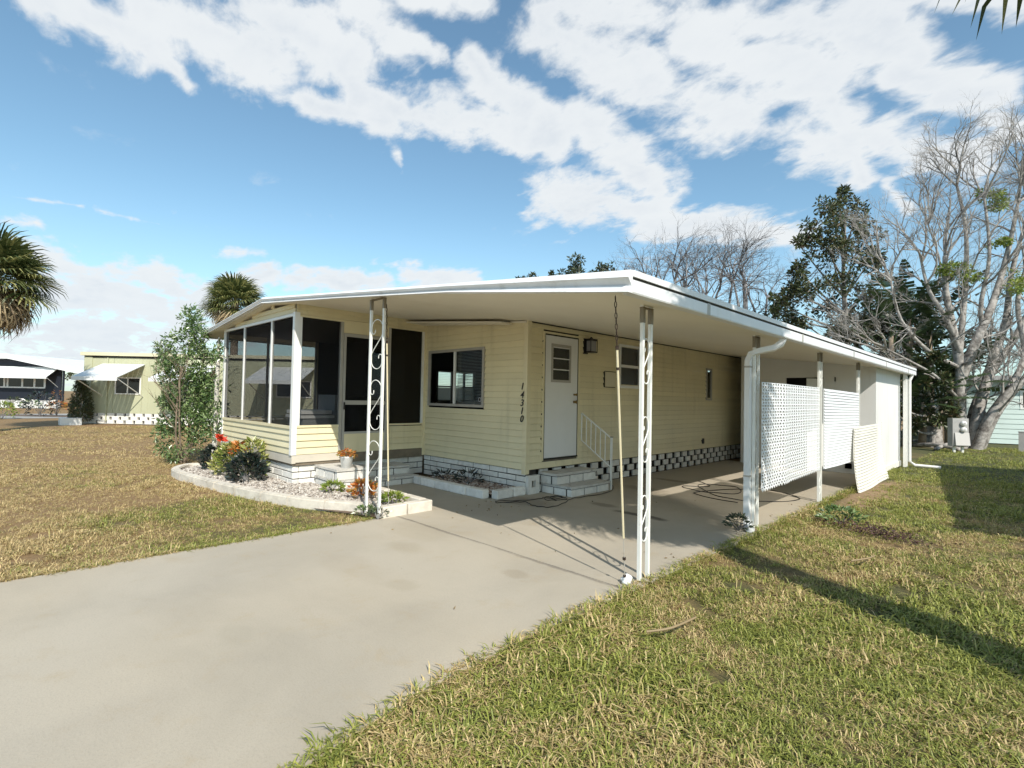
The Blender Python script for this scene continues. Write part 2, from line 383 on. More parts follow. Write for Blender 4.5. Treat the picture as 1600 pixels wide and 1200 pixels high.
def box_mesh(name, dx, dy, dz, mt, bev=0.0):       # origin at min corner
    def f():
        bm = bmesh.new(); bmesh.ops.create_cube(bm, size=1)
        for v in bm.verts: v.co = Vector(((v.co.x+.5)*dx, (v.co.y+.5)*dy, (v.co.z+.5)*dz))
        if bev: bmesh.ops.bevel(bm, geom=bm.edges[:], offset=bev, segments=1, affect='EDGES')
        me = bpy.data.meshes.new(name); bm.to_mesh(me); bm.free(); me.materials.append(mt); return me
    return cached((name, round(dx, 3), round(dy, 3), round(dz, 3), mt.name, bev), f)

# ---- siding
def board_mesh(L, h, mt, out=.022):
    def f():
        b = MB(); p = [(0, 0), (-.003, 0), (-.003, .007), (-out, .007), (-out, .013), (-.004, h), (0, h)]
        n = len(p)
        vs = [(0, q[0], q[1]) for q in p]+[(L, q[0], q[1]) for q in p]
        b.add(vs, [tuple(range(n)), tuple(range(2*n-1, n-1, -1))]+[(i, n+i, n+(i+1) % n, (i+1) % n) for i in range(n)])
        me = b.mesh('siding_board', mt)
        bm = bmesh.new(); bm.from_mesh(me); bmesh.ops.recalc_face_normals(bm, faces=bm.faces[:]); bm.to_mesh(me); bm.free(); return me
    return cached(('board', round(L, 3), round(h, 3), mt.name), f)
def siding(parent, p0, rz, L, z0, z1, h=.1, openings=(), maxx=None, minx=None, mt=None, name='siding_board'):
    """courses of lapped boards; local +x along the wall, outward = local -y"""
    base = parent_loc(parent); z = z0; ca, sa = math.cos(rz), math.sin(rz)
    while z < z1-.02:
        hh = min(h, z1-z); a0, a1 = 0, L
        if maxx: a1 = min(L, maxx(z+hh))
        if minx: a0 = max(0, minx(z+hh))
        segs = [(a0, a1)]
        for (a, b, za, zb) in openings:
            if z+hh*.5 > za and z+hh*.5 < zb:
                ns = []
                for (s0, s1) in segs:
                    if b <= s0 or a >= s1: ns.append((s0, s1)); continue
                    if a > s0: ns.append((s0, a))
                    if b < s1: ns.append((b, s1))
                segs = ns
        for (s0, s1) in segs:
            if s1-s0 < .03: continue
            link(name, board_mesh(s1-s0, hh-.001, mt or SIDING), parent, loc=(p0[0]+ca*s0-base.x, p0[1]+sa*s0-base.y, z-base.z), rot=(0, 0, rz))
        z += hh
def block_mesh(L, h, d, hole=False, mt=None):
    mt = mt or BLOCK
    def f():
        if not hole: return None
        b = MB(); t_ = .024
        b.box((0, 0, 0), (L, d, t_)); b.box((0, 0, h-t_), (L, d, h)); b.box((0, 0, t_), (t_, d, h-t_)); b.box((L-t_, 0, t_), (L, d, h-t_))
        return b.mesh('skirt_block', mt)
    if hole: return cached(('hb', round(L, 3), round(h, 3), round(d, 3), mt.name), f)
    return box_mesh('skirt_block', L, d, h, mt, .006)
def blockwall(parent, p0, rz, L, z0, courses, h, bl=.40, gap=.012, depth=.09, pierced=False, name='skirt_block', mt=None, mortar=True):
    base = parent_loc(parent); ca, sa = math.cos(rz), math.sin(rz)
    for c in range(courses):
        s = -bl*.5 if c % 2 else 0; k = 0
        while s < L-.02:
            w = bl
            hole = False
            if pierced:
                hole = (k % 2 == 1); w = .13 if hole else bl-.13
            a, b = max(0, s), min(L, s+w)
            if b-a > .05 and not hole:
                oy = rng.uniform(-.004, .004)
                me = block_mesh(b-a-gap, h-gap, depth, hole and (b-a > .12), mt)
                link(name, me, parent, loc=(p0[0]+ca*(a+gap/2)-sa*oy-base.x, p0[1]+sa*(a+gap/2)+ca*oy-base.y, z0+c*h+gap/2-base.z), rot=(0, 0, rz))
            s += w; k += 1
    if mortar:
        mb = MB()
        if pierced:   # mortar beds (so the openings stay open) and a dark sheet behind
            for c in range(courses+1): mb.box((.0, .012, z0+c*h-gap/2), (L, depth-.012, z0+c*h+gap/2))
            mb.box((0, depth+.15, z0), (L, depth+.17, z0+courses*h))  # dark sheet standing for the shade behind the openings
        else: mb.box((.01, .008, z0), (L-.012, depth-.005, z0+courses*h-.002))
        mb.v = [(p0[0]+ca*x-sa*y, p0[1]+sa*x+ca*y, z) for x, y, z in mb.v]
        mb.build('mortar', MORTAR, parent)

# ================================================================ SETTING
def flat(name, poly, z, mt, thick=0, kind='structure'):
    b = MB()
    if thick: b.prism(poly, 'z', z-thick, z)
    else: b.add([(x, y, z) for x, y in poly], [tuple(range(len(poly)))])
    o = b.build(name, mt); o['kind'] = kind
    bm = bmesh.new(); bm.from_mesh(o.data); bmesh.ops.recalc_face_normals(bm, faces=bm.faces[:]); bm.to_mesh(o.data); bm.free()
    return o
flat('ground', [(-400, -400), (400, -400), (400, 600), (-400, 600)], -.03, GROUNDM)
right_edge = [(3.215, -2.206), (3.20, -3.4), (3.22, -3.9), (3.25, -4.27), (3.36, -4.8), (3.62, -5.5), (4.1, -6.6), (4.8, -8.2), (5.2, -12.5)]
flat('driveway', [(-.08, -2.206), (-.06, -5.6), (-.3, -9), (-.9, -12.5)] + right_edge[::-1], 0, CONC, .12)
flat('carport_slab', [(-1.98, -1.66), (-.08, -1.66), (-.08, -2.2), (3.215, -2.2), (3.21, 7.3), (0, 7.3), (0, 0), (-1.98, 0)], .001, CONC, .12)
flat('mulch_bed', [(-2.3, -2.9), (-2.3, -1.0), (-1.98, -1.0), (-1.98, -1.66), (-.08, -1.66), (-.08, -2.4), (-1.0, -2.75)], -.004, SOIL)
ASPH = mat('asphalt_pale', (.34, .33, .31), .9, .1, 2, .3, 60)
flat('street', [(-60, -19), (60, -19), (60, -12.5), (-60, -12.5)], -.012, ASPH)
flat('side_street', [(-34.6, -12.5), (-28.6, -12.5), (-28.6, 80), (-34.6, 80)], -.018, ASPH)

# ================================================================ THE HOUSE
H = root('mobile_home', (0, 0, 0), 'cream yellow mobile home with screened corner porch, low white roof and open carport', 'house')
xl = -2.61; yf = -2.43; CE = 3.34
# roof
sec = [(CE, 2.20), (0, 2.62), (-2.65, 2.83), (-3.55, 2.905), (-6.98, 2.60), (-6.98, 2.69), (-3.55, 3.01), (CE, 2.352)]
rf = MB().prism(sec[:], 'y', -2.58, 10.15)
rf.prism([(0, 2.625), (-3.55, 2.905), (-6.98, 2.60), (-6.98, 2.69), (-3.55, 3.005), (0, 2.66)], 'y', 10.152, 15)
roof = rf.build('roof', ROOFW, H)
bm = bmesh.new(); bm.from_mesh(roof.data); bmesh.ops.recalc_face_normals(bm, faces=bm.faces[:]); bm.to_mesh(roof.data); bm.free()
roof.data.materials.append(SOFFIT)
for p in roof.data.polygons:
    if p.normal.z < -.5: p.material_index = 1
# soffit panel joints as thin proud ribs across the carport ceiling
def fascia(pt, pb, f0, f1, y0, y1, name, yb=None):
    yb = y0 if yb is None else yb        # band between fractions of the fascia height
    b = MB()
    for (a, c), (d, e) in zip(pt[:-1], pt[1:]):
        za, zc = np.interp([a, d], [q[0] for q in pb[::-1]], [q[1] for q in pb[::-1]])
        t0a = c+(za-c)*f0; t1a = c+(za-c)*f1; t0c = e+(zc-e)*f0; t1c = e+(zc-e)*f1
        b.hexa([(a, yb, t1a), (a, y1, t1a), (d, y1, t1c), (d, yb, t1c), (a, y0, t0a), (a, y1, t0a), (d, y1, t0c), (d, y0, t0c)])
    o = b.build(name, ROOFW, roof)
    bm = bmesh.new(); bm.from_mesh(o.data); bmesh.ops.remove_doubles(bm, verts=bm.verts[:], dist=1e-5); bmesh.ops.recalc_face_normals(bm, faces=bm.faces[:]); bm.to_mesh(o.data); bm.free()
top = [(3.42, 2.35), (1.4, 2.54), (-1, 2.77), (-3.55, 3.016), (-7.03, 2.70)]
bot = [(3.42, 2.19), (1.4, 2.452), (-1, 2.685), (-3.55, 2.915), (-7.03, 2.598)]
fascia(top, bot, 0, .36, -2.60, -2.5775, 'fascia', -2.64)
fascia(top, bot, .36, .70, -2.632, -2.5785, 'fascia', -2.590)
fascia(top, bot, .70, 1, -2.605, -2.5782, 'fascia', -2.635)
# gutter along the carport eave
gt = MB(); gt.prism([(CE+.002, 2.19), (3.415, 2.19), (3.42, 2.20), (3.42, 2.285), (3.41, 2.285), (3.405, 2.205), (CE+.002, 2.205)], 'y', -2.576, 10.17)
gt.box((CE+.002, -2.576, 2.206), (CE+.012, 10.17, 2.30))
g_ = gt.build('gutter', ROOFW, roof)
dr = MB().box((CE-.02, -2.576, 2.306), (3.425, 10.17, 2.352)); dr.build('drip_edge', ROOFW, roof)
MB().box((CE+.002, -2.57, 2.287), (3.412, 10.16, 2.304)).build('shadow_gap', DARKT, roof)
for yy in (-1.4, 1.2, 3.8, 6.4, 9): MB().box((3.418, yy, 2.192), (3.424, yy+.05, 2.29)).build('gutter_seam', FRAME, roof)
MB().prism([(-6.98, 2.58), (-7.06, 2.58), (-7.06, 2.70), (-6.98, 2.70)], 'y', -2.6, 15).build('gutter', ROOFW, roof)
# --- main walls
siding(H, (xl, 0, 0), 0, -xl, .36, 2.86, .0985, openings=[(.14, 1.67, 1.277, 2.275)], maxx=lambda z: (2.655-z)/.084-xl)
siding(H, (0, 0, 0), R(90), 8.3, .36, 2.615, .0985, openings=[(.35, 1.24, .48, 2.50), (2.42, 3.19, 1.70, 2.46), (6.1, 6.37, 1.5, 2.21)])
MB().box((-.10, 0.03, .36), (-.012, 8.3, .5)).build('sill_plate', LEDGE, H)
# dark interior so that the windows look into a room
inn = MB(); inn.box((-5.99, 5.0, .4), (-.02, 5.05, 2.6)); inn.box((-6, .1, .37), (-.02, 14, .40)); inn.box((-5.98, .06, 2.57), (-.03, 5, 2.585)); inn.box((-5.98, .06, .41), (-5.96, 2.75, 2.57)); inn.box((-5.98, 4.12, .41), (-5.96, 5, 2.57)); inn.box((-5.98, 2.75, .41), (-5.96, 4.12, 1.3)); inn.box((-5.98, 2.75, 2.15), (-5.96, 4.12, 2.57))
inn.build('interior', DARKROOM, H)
siding(H, (-6.0, 14, 0), R(-90), 14, .36, 2.6, .25, openings=[(14-4.12, 14-2.75, 1.3, 2.15)]); MB().box((-6, 13.9, .36), (0, 14, 2.6)).build('rear_wall', SIDING, H)
MB().box((-.05, 8.3, .0), (0, 14, 2.6)).build('rear_side_wall', SIDING, H)
# corner trims
MB().box((-.06, -.022, .30), (.022, .001, 2.62)).add([], []).build('corner_trim', SIDING, H)
MB().box((.0, .001, .30), (.022, .06, 2.615)).build('corner_trim', SIDING, H)
MB().box((xl-.002, -.055, .36), (xl+.035, -.001, 2.80)).build('corner_trim', SIDING, H)
# dark caulk line along the wall heads
MB().box((.003, .06, 2.60), (.02, 8.3, 2.612)).build('head_joint', DARKT, H)
w_ = MB(); w_.hexa([(xl, -.05, 2.80), (0, -.05, 2.585), (0, -.002, 2.585), (xl, -.002, 2.80), (xl, -.05, 2.822), (0, -.05, 2.607), (0, -.002, 2.607), (xl, -.002, 2.822)])
w_.build('head_trim', SOFFIT, H)
w_ = MB(); w_.hexa([(xl, -.46, 2.765), (-.3, -.30, 2.585), (-.3, -.06, 2.575), (xl, -.06, 2.755), (xl, -.46, 2.785), (-.3, -.30, 2.60), (-.3, -.06, 2.60), (xl, -.06, 2.785)])
w_.build('sagging_soffit_panel', SOFFIT, H)
# --- skirting
blockwall(H, (xl, .01, 0), 0, -xl-.0, .0, 4, .0895, .40)
blockwall(H, (-.012, .34, 0), R(90), 7.9, .0, 3, .117, .335, gap=.012, depth=.04, pierced=True)
MB().box((-.4, .3, 0), (-.38, 8.3, .36)).build('crawlspace_lining', DARKT, H)  # dark sheet added so the block openings read as deep shade
blockwall(H, (-6.02, yf+.03, 0), 0, xl-.03+6.02, .02, 3, .105, .40)
blockwall(H, (xl-.03, yf+.121, 0), R(90), 2.32, .02, 3, .105, .40)
MB().box((-6.05, yf-.012, .37), (xl+.016, yf+.05, .50)).build('beige_band', BEIGE, H)
MB().box((xl-.05, yf+.05, .385), (xl+.016, -1.66, .50)).build('beige_band', BEIGE, H)
MB().box((-6.03, yf+.012, .335), (xl-.012, yf+.08, .369)).build('ledge', LEDGE, H)
MB().box((xl-.08, yf+.06, .335), (xl-.004, -1.66, .384)).build('ledge', LEDGE, H)
MB().box((xl-.08, -1.655, .335), (xl+.02, -.001, .485)).build('ledge', LEDGE, H)
# upright vent block at the corner
vb = MB(); vb.box((-.02, .02, 0), (.05, .27, .10)); vb.box((-.02, .02, .2), (.05, .27, .28)); vb.box((-.02, .02, .1), (.05, .10, .2)); vb.box((-.02, .19, .1), (.05, .27, .2))
vb.build('vent_block', BLOCK, H); MB().box((-.06, .02, .0), (-.03, .27, .35)).build('vent_backing', MORTAR, H)
# --- porch knee walls and heads
siding(H, (-6.0, yf, 0), 0, xl+6.0-.02, .50, .90, .10)
siding(H, (xl, yf, 0), R(90), .76, .50, .92, .105)
siding(H, (xl, -.79, 0), R(90), .74, .486, .92, .105)
siding(H, (-6.0, -.02, 0), R(-90), 2.4, .45, .90, .11)
siding(H, (-6.0, yf, 0), 0, xl+6.0-.02, 2.685, 2.93, .08, maxx=lambda z: 6+(-3.55-(z-2.93)/.0945), minx=lambda z: 6-(3.55+(2.93-z)/.089))
siding(H, (xl, yf, 0), R(90), 2.38, 2.665, 2.83, .085)
siding(H, (-6.0, -.02, 0), R(-90), 2.4, 2.685, 2.72, .08)
fr = TRIM
def bar(a, b, mt=TRIM, name='frame', par=None): return MB().box(a, b).build(name, mt, par or H)
# corner post, rails, mullions
bar((xl-.05, yf-.03, .50), (xl+.028, yf+.05, 2.70), name='porch_post')
bar((-6.04, yf-.028, .45), (-5.96, yf+.04, 2.70), name='porch_post')
bar((-5.96, yf-.03, .90), (xl-.05, yf+.03, .945), SIDING, 'sill_rail'); bar((-5.96, yf-.026, 2.64), (xl-.05, yf+.02, 2.685), name='top_rail')
for x in (-4.877, -3.545): bar((x-.02, yf-.024, .945), (x+.02, yf+.016, 2.64), name='mullion')
bar((xl-.03, yf+.05, .92), (xl+.024, -1.68, .955), SIDING, 'sill_rail'); bar((xl-.03, yf+.05, 2.635), (xl+.024, -.06, 2.665), SIDING, 'top_rail')
bar((xl-.03, yf+.05, .955), (xl+.022, yf+.09, 2.635), name='mullion')
bar((xl-.04, -1.70, .486), (xl+.028, -1.655, 2.635), FRAME, 'door_jamb'); bar((xl-.04, -.81, .486), (xl+.028, -.765, 2.635), FRAME, 'door_jamb')
bar((xl-.03, -1.655, 2.46), (xl+.020, -.81, 2.635), SIDING, 'door_header')
bar((xl-.03, -.765, .92), (xl+.026, -.055, .95), SIDING, 'sill_rail'); bar((xl-.03, -.10, .95), (xl+.024, -.056, 2.635), TRIM, 'mullion')
# left screen wall of the porch
bar((-6.03, yf+.04, .90), (-5.97, -.02, .94), SIDING, 'sill_rail'); bar((-6.03, yf+.04, 2.64), (-5.97, -.02, 2.685), name='top_rail')
MB().box((-6.02, -.56, .94), (-5.98, -.02, 2.64)).build('end_panel', SIDING, H)
MB().box((-5.975, -.54, .5), (-5.97, -.0, 2.64)).build('panelling', mat('dark_panelling', (.05, .042, .034), .7), H)  # inner face coloured dark to carry the shade at the porch end
MB().hexa([(-5.97, -2.39, 2.60), (xl-.035, -2.39, 2.63), (xl-.035, -.002, 2.63), (-5.97, -.002, 2.60), (-5.97, -2.39, 2.635), (xl-.035, -2.39, 2.655), (xl-.035, -.002, 2.655), (-5.97, -.002, 2.635)]).build('porch_ceiling', MATS['dark_panelling'], H)  # sheet added under the roof, the porch's shade put into its dark colour
for y in (-1.62, -.58): bar((-6.02, y-.02, .94), (-5.98, y+.02, 2.64), FRAME, 'mullion')
# screens
for a, b in ((-5.96, -4.897), (-4.857, -3.565), (-3.525, xl-.05)): bar((a, yf-.004, .945), (b, yf-.001, 2.64), SCREEN, 'screen')
bar((xl+.001, yf+.09, .955), (xl+.004, -1.70, 2.635), SCREEN, 'screen')
bar((xl+.001, -.765, .95), (xl+.004, -.10, 2.635), DSCREEN, 'sun_screen')
for a, b in ((yf+.04, -1.64), (-1.60, -.60)): bar((-6.001, a, .94), (-5.998, b, 2.64), SCREEN, 'screen')
# porch floor, house wall inside, ceiling is the roof
bar((-5.98, yf+.08, .46), (xl-.082, -.001, .484), TERRA, 'porch_floor')
bw = MB(); bw.box((-6.0, .0, .36), (-4.8, .05, 2.66)); bw.box((-3.3, .0, .36), (xl-.001, .05, 2.75)); bw.box((-4.8, 0, 2.45), (-3.3, .05, 2.7)); bw.build('inner_wall', mat('inner_wall', (.05, .045, .04), .8), H)  # inner wall coloured near-black to hold the porch's shade
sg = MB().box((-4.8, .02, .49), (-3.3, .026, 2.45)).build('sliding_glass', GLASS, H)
bar((-4.08, .01, .49), (-4.02, .045, 2.45), FRAME, 'door_frame', sg)
for k in range(14):
    x = -4.75+k*.1
    MB().hexa([(x, .09, 1.35), (x+.05, .12, 1.35), (x+.052, .118, 1.35), (x+.002, .088, 1.35), (x, .09, 2.3), (x+.05, .12, 2.3), (x+.052, .118, 2.3), (x+.002, .088, 2.3)]).build('blind_slat', VBLIND, sg)
# screen door
SD = root('screen_door', (xl, -1.65, .486), 'tall aluminium screen door with cream kick panel on porch above block steps', 'door')
SD.parent = None
def sdb(a, b, mt, name): return MB().box((xl+a[0], a[1], a[2]), (xl+b[0], b[1], b[2])).build(name, mt, SD)
ALU = mat('aluminium', (.48, .47, .45), .35, metal=.3)
sdb((.0, -1.648, .49), (.03, -1.605, 2.455), ALU, 'frame'); sdb((.0, -.855, .49), (.03, -.814, 2.455), ALU, 'frame')
sdb((.0, -1.605, 2.40), (.03, -.855, 2.455), ALU, 'frame'); sdb((.0, -1.605, 1.28), (.03, -.855, 1.35), ALU, 'mid_rail')
sdb((.004, -1.605, .49), (.026, -.855, .80), SIDING, 'kick_panel'); sdb((.0, -1.605, .80), (.03, -.855, .835), ALU, 'frame')
sdb((.012, -1.605, .835), (.015, -.855, 1.28), mat_screen('door_screen', .5, (.02, .02, .02)), 'screen'); sdb((.012, -1.605, 1.35), (.015, -.855, 2.40), MATS['door_screen'], 'screen')
sdb((.03, -1.63, 1.20), (.05, -1.61, 1.32), BLACK, 'handle')
SD['category'] = 'door'
# --- big window on the recess wall
wd = MB(); X0, X1, Z0, Z1 = -2.47, -.94, 1.277, 2.275
wd.box((X0, -.04, Z0), (X1, -.002, Z0+.045)); wd.box((X0, -.04, Z1-.045), (X1, -.002, Z1)); wd.box((X0, -.04, Z0+.045), (X0+.045, -.002, Z1-.045)); wd.box((X1-.045, -.04, Z0+.045), (X1, -.002, Z1-.045))
wn = wd.build('window', FRAME, H)
bar((-1.735, -.036, Z0+.045), (-1.69, -.004, Z1-.045), TRIM, 'mullion', wn)
bar((X0+.045, -.016, Z0+.045), (-1.735, -.012, Z1-.045), GLASS, 'pane', wn); bar((-1.69, -.012, Z0+.045), (X1-.045, -.008, Z1-.045), GLASS, 'pane', wn)
bl = MB()
for k in range(36):
    z = Z0+.06+k*.025
    bl.hexa([(-1.70, .02, z), (X1-.05, .02, z), (X1-.05, .045, z+.012), (-1.70, .045, z+.012), (-1.70, .02, z+.002), (X1-.05, .02, z+.002), (X1-.05, .045, z+.014), (-1.70, .045, z+.014)])
bl.build('blinds', BLIND, wn, kind='stuff')
MB().tube([(-1.05, -.014, Z0+.13), (-1.05, -.018, Z0+.13)], .035, 16).build('sticker', mat('sticker', (.5, .5, .55), .5), wn)
MB().tube([(-1.05, -.018, Z0+.13), (-1.05, -.0185, Z0+.13)], .026, 16).build('sticker_disc', BLACK, wn)
# far window of that room, daylight seen through the home
fw = MB().box((-6.01, 2.75, 1.22), (-5.95, 4.12, 1.30)).build('window', TRIM, H)
for y in (2.75, 3.26, 3.70, 4.07): MB().box((-6.0, y, 1.3), (-5.95, y+.06, 2.15)).build('mullion', TRIM, fw)
MB().box((-6.0, 2.81, 1.70), (-5.95, 4.07, 1.74)).build('rail', TRIM, fw)
MB().box((-5.99, 2.81, 1.30), (-5.985, 4.07, 1.69)).build('cafe_curtain', mat('curtain', (.8, .8, .76), .8, trans=.6), fw)
bl = MB()
for k in range(9): bl.box((-5.975, 2.80, 1.77+k*.045), (-5.95, 4.08, 1.775+k*.045))
bl.build('blinds', VBLIND, fw, kind='stuff')
# --- entry door
def yb(y0, y1, z0, z1, x0, x1, mt, name, par=None): return MB().box((x0, y0, z0), (x1, y1, z1)).build(name, mt, par or H)
yb(.33, .372, .48, 2.50, .0, .026, SIDING, 'door_frame'); yb(1.226, 1.262, .48, 2.50, .0, .026, SIDING, 'door_frame'); yb(.372, 1.226, 2.468, 2.50, .0, .026, SIDING, 'door_frame')
yb(.372, 1.226, .49, .515, 0, .03, DARKT, 'threshold')
yb(.372, .3955, .515, 2.468, .0, .016, DARKT, 'door_gasket'); yb(1.2025, 1.226, .515, 2.468, .0, .016, DARKT, 'door_gasket'); yb(.3955, 1.2025, 2.4445, 2.468, .0, .016, DARKT, 'door_gasket')
dp = MB(); ww = (.545, .995, 1.73, 2.30)
dp.box((.0, .396, .516), (.02, ww[0], 2.444)); dp.box((.0, ww[1], .516), (.02, 1.202, 2.444)); dp.box((.0, ww[0], .516), (.02, ww[1], ww[2])); dp.box((.0, ww[0], ww[3]), (.02, ww[1], 2.444))
door = dp.build('entry_door', DOORW, H)
jf = MB(); jf.box((.02, ww[0]-.02, ww[2]-.02), (.032, ww[1]+.02, ww[2]+.02)); jf.box((.02, ww[0]-.02, ww[3]-.02), (.032, ww[1]+.02, ww[3]+.02)); jf.box((.02, ww[0]-.02, ww[2]+.02), (.032, ww[0]+.02, ww[3]-.02)); jf.box((.02, ww[1]-.02, ww[2]+.02), (.032, ww[1]+.02, ww[3]-.02))
jf.build('jalousie_frame', FRAME, door)
for k in range(3):
    z0 = ww[2]+.02+k*.177
    MB().hexa([(.006, ww[0]+.02, z0+.16), (.03, ww[0]+.02, z0), (.03, ww[1]-.02, z0), (.006, ww[1]-.02, z0+.16), (.009, ww[0]+.02, z0+.16), (.033, ww[0]+.02, z0), (.033, ww[1]-.02, z0), (.009, ww[1]-.02, z0+.16)]).build('jalousie_pane', GLASS, door)
    yb(ww[0]+.02, ww[1]-.02, z0+.157, z0+.172, .004, .03, TRIM, 'jalousie_bar', door)
yb(ww[0], ww[1], ww[2], ww[3], -.06, -.05, DARKROOM, 'door_curtain', door)
for z, r in ((1.40, .03), (1.52, .022)):
    MB().tube([(.02, 1.12, z), (.05, 1.12, z), (.075, 1.12, z)], [r*.8, r*.6, r], 12).build('knob' if r > .025 else 'deadbolt', BRASS, door, True)
for k in range(10): yb(.315, .328, .62+k*.19, .645+k*.19, .012, .023, DARKT, 'screw', door)
# wall lamp
wl = yb(1.36, 1.47, 2.22, 2.48, .0, .03, BLACK, 'wall_lamp')
lm = MB(); lm.box((.03, 1.39, 2.44), (.15, 1.58, 2.475)); lm.box((.03, 1.39, 2.24), (.15, 1.58, 2.262))
for y in (1.39, 1.57):
    for x in (.035, .14): lm.box((x, y, 2.262), (x+.01, y+.01, 2.44))
lm.build('lamp_cage', BLACK, wl); yb(1.41, 1.56, 2.264, 2.438, .045, .135, mat('lamp_glass', (.30, .30, .32), .2), 'lamp_glass', wl)
MB().tube([(.09, 1.48, 2.475), (.09, 1.48, 2.51)], [.04, .01], 8).build('lamp_cap', BLACK, wl)
# electric panel
pn = yb(1.98, 2.30, 1.68, 1.945, .0, .035, SIDING, 'electric_panel')
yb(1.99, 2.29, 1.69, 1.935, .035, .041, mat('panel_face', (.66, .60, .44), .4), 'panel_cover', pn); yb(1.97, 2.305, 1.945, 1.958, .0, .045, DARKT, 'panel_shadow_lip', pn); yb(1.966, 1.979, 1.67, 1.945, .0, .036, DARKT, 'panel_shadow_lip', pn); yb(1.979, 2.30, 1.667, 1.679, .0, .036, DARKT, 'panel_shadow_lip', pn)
# double hung window
def hung(y0, y1, z0, z1):
    f = MB(); t_ = .05
    f.box((-.01, y0-.03, z0-.05), (.04, y1+.03, z0)); f.box((-.01, y0-.03, z1), (.04, y1+.03, z1+.04)); f.box((-.01, y0-.03, z0), (.04, y0+t_*.6, z1)); f.box((-.01, y1-t_*.6, z0), (.04, y1+.03, z1))
    o = f.build('window', TRIM, H); zm = (z0+z1)/2
    yb(y0+.03, y1-.03, zm-.025, zm+.025, -.005, .03, TRIM, 'meeting_rail', o)
    yb(y0+.03, y1-.03, zm+.025, z1, .005, .009, GLASS, 'pane', o); yb(y0+.03, y1-.03, z0, zm-.025, .0, .004, GLASS, 'pane', o)
    yb(y0, y1, z0, z1, -.12, -.11, DARKROOM, 'curtain', o)
hung(2.45, 3.16, 1.72, 2.44)
f = MB(); f.box((-.01, 6.08, 1.48), (.03, 6.39, 1.52)); f.box((-.01, 6.08, 2.19), (.03, 6.39, 2.23)); f.box((-.01, 6.08, 1.52), (.03, 6.13, 2.19)); f.box((-.01, 6.34, 1.52), (.03, 6.39, 2.19))
nw = f.build('window', FRAME, H); yb(6.13, 6.34, 1.52, 2.19, .0, .006, GLASS, 'pane', nw); yb(6.13, 6.34, 1.5, 2.2, -.1, -.09, DARKROOM, 'curtain', nw)
p_ = onplane(1097, 689, 0, 0); yb(p_.y-.05, p_.y+.05, p_.z-.06, p_.z+.06, .0, .03, BLACK, 'outlet_cover')
# house number
for ch, px, py in (('1', 820.5, 604), ('4', 819, 617.5), ('3', 820, 630), ('1', 819, 642.5), ('0', 818.5, 655)):
    c = bpy.data.curves.new('digit', 'FONT'); c.body = ch; c.size = .145; c.extrude = .004; c.align_x = 'CENTER'; c.align_y = 'CENTER'; c.shear = .22; c.offset = .001
    o = bpy.data.objects.new('tmp', c); COL.objects.link(o); dg = bpy.context.evaluated_depsgraph_get(); dg.update()
    me = bpy.data.meshes.new_from_object(o.evaluated_get(dg)); bpy.data.objects.remove(o)
    me.materials.clear(); me.materials.append(BLACK)
    q = onplane(px, py, 1, -.03); link('house_number_digit', me, H, loc=(-.075, -.028, q.z), rot=(R(90), 0, 0))
# --- rear utility shed closing the carport
yb_ = 7.1
ws = MB(); dx0, dx1, dz = 1.43, 2.18, 2.03
def soff(x): return 2.62-.1235*x
def wallx(x0, x1, z0, z1a, z1b, y0, y1): ws.hexa([(x0, y0, z0), (x1, y0, z0), (x1, y1, z0), (x0, y1, z0), (x0, y0, z1a), (x1, y0, z1b), (x1, y1, z1b), (x0, y1, z1a)])
wallx(.43, dx0, 0, soff(.43), soff(dx0), 7.1, 7.16); wallx(dx0, dx1, dz, soff(dx0), soff(dx1), 7.1, 7.16); wallx(dx1, 3.14, 0, soff(dx1), soff(3.14), 7.1, 7.16)
ws.box((.43, 7.16, 0), (.49, 8.3, 2.55)); ws.box((.0, 8.3, 0), (.49, 8.36, 2.6))
ws.build('shed_front_wall', SHEDW, H)
MB().box((3.08, 7.16, .0), (3.14, 9.9, 2.24)).build('shed_side_wall', SHEDW, H); MB().box((.49, 9.84, 0), (3.08, 9.9, 2.5)).build('shed_back_wall', SHEDW, H)
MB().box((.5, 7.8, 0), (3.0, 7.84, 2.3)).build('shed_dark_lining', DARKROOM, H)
MB().hexa([(1.95, 6.80, .02), (2.19, 7.06, .02), (2.165, 7.085, .02), (1.925, 6.825, .02), (1.95, 6.80, 2.0), (2.19, 7.06, 2.0), (2.165, 7.085, 2.0), (1.925, 6.825, 2.0)]).build('shed_door_ajar', DOORW, H)
MB().box((2.4, 7.08, 1.94), (2.42, 7.1, 2.03)).build('door_hook', DARKT, H)
for k in range(2):
    for z in (.10, .26):
        MB().box((2.60+k*.0, 7.07, z), (2.72, 7.098, z+.11)).build('vent_hole', DARKT, H)
MB().box((3.14, 7.1, 0), (3.16, 9.9, .12)).build('shed_footing', BLOCK, H)

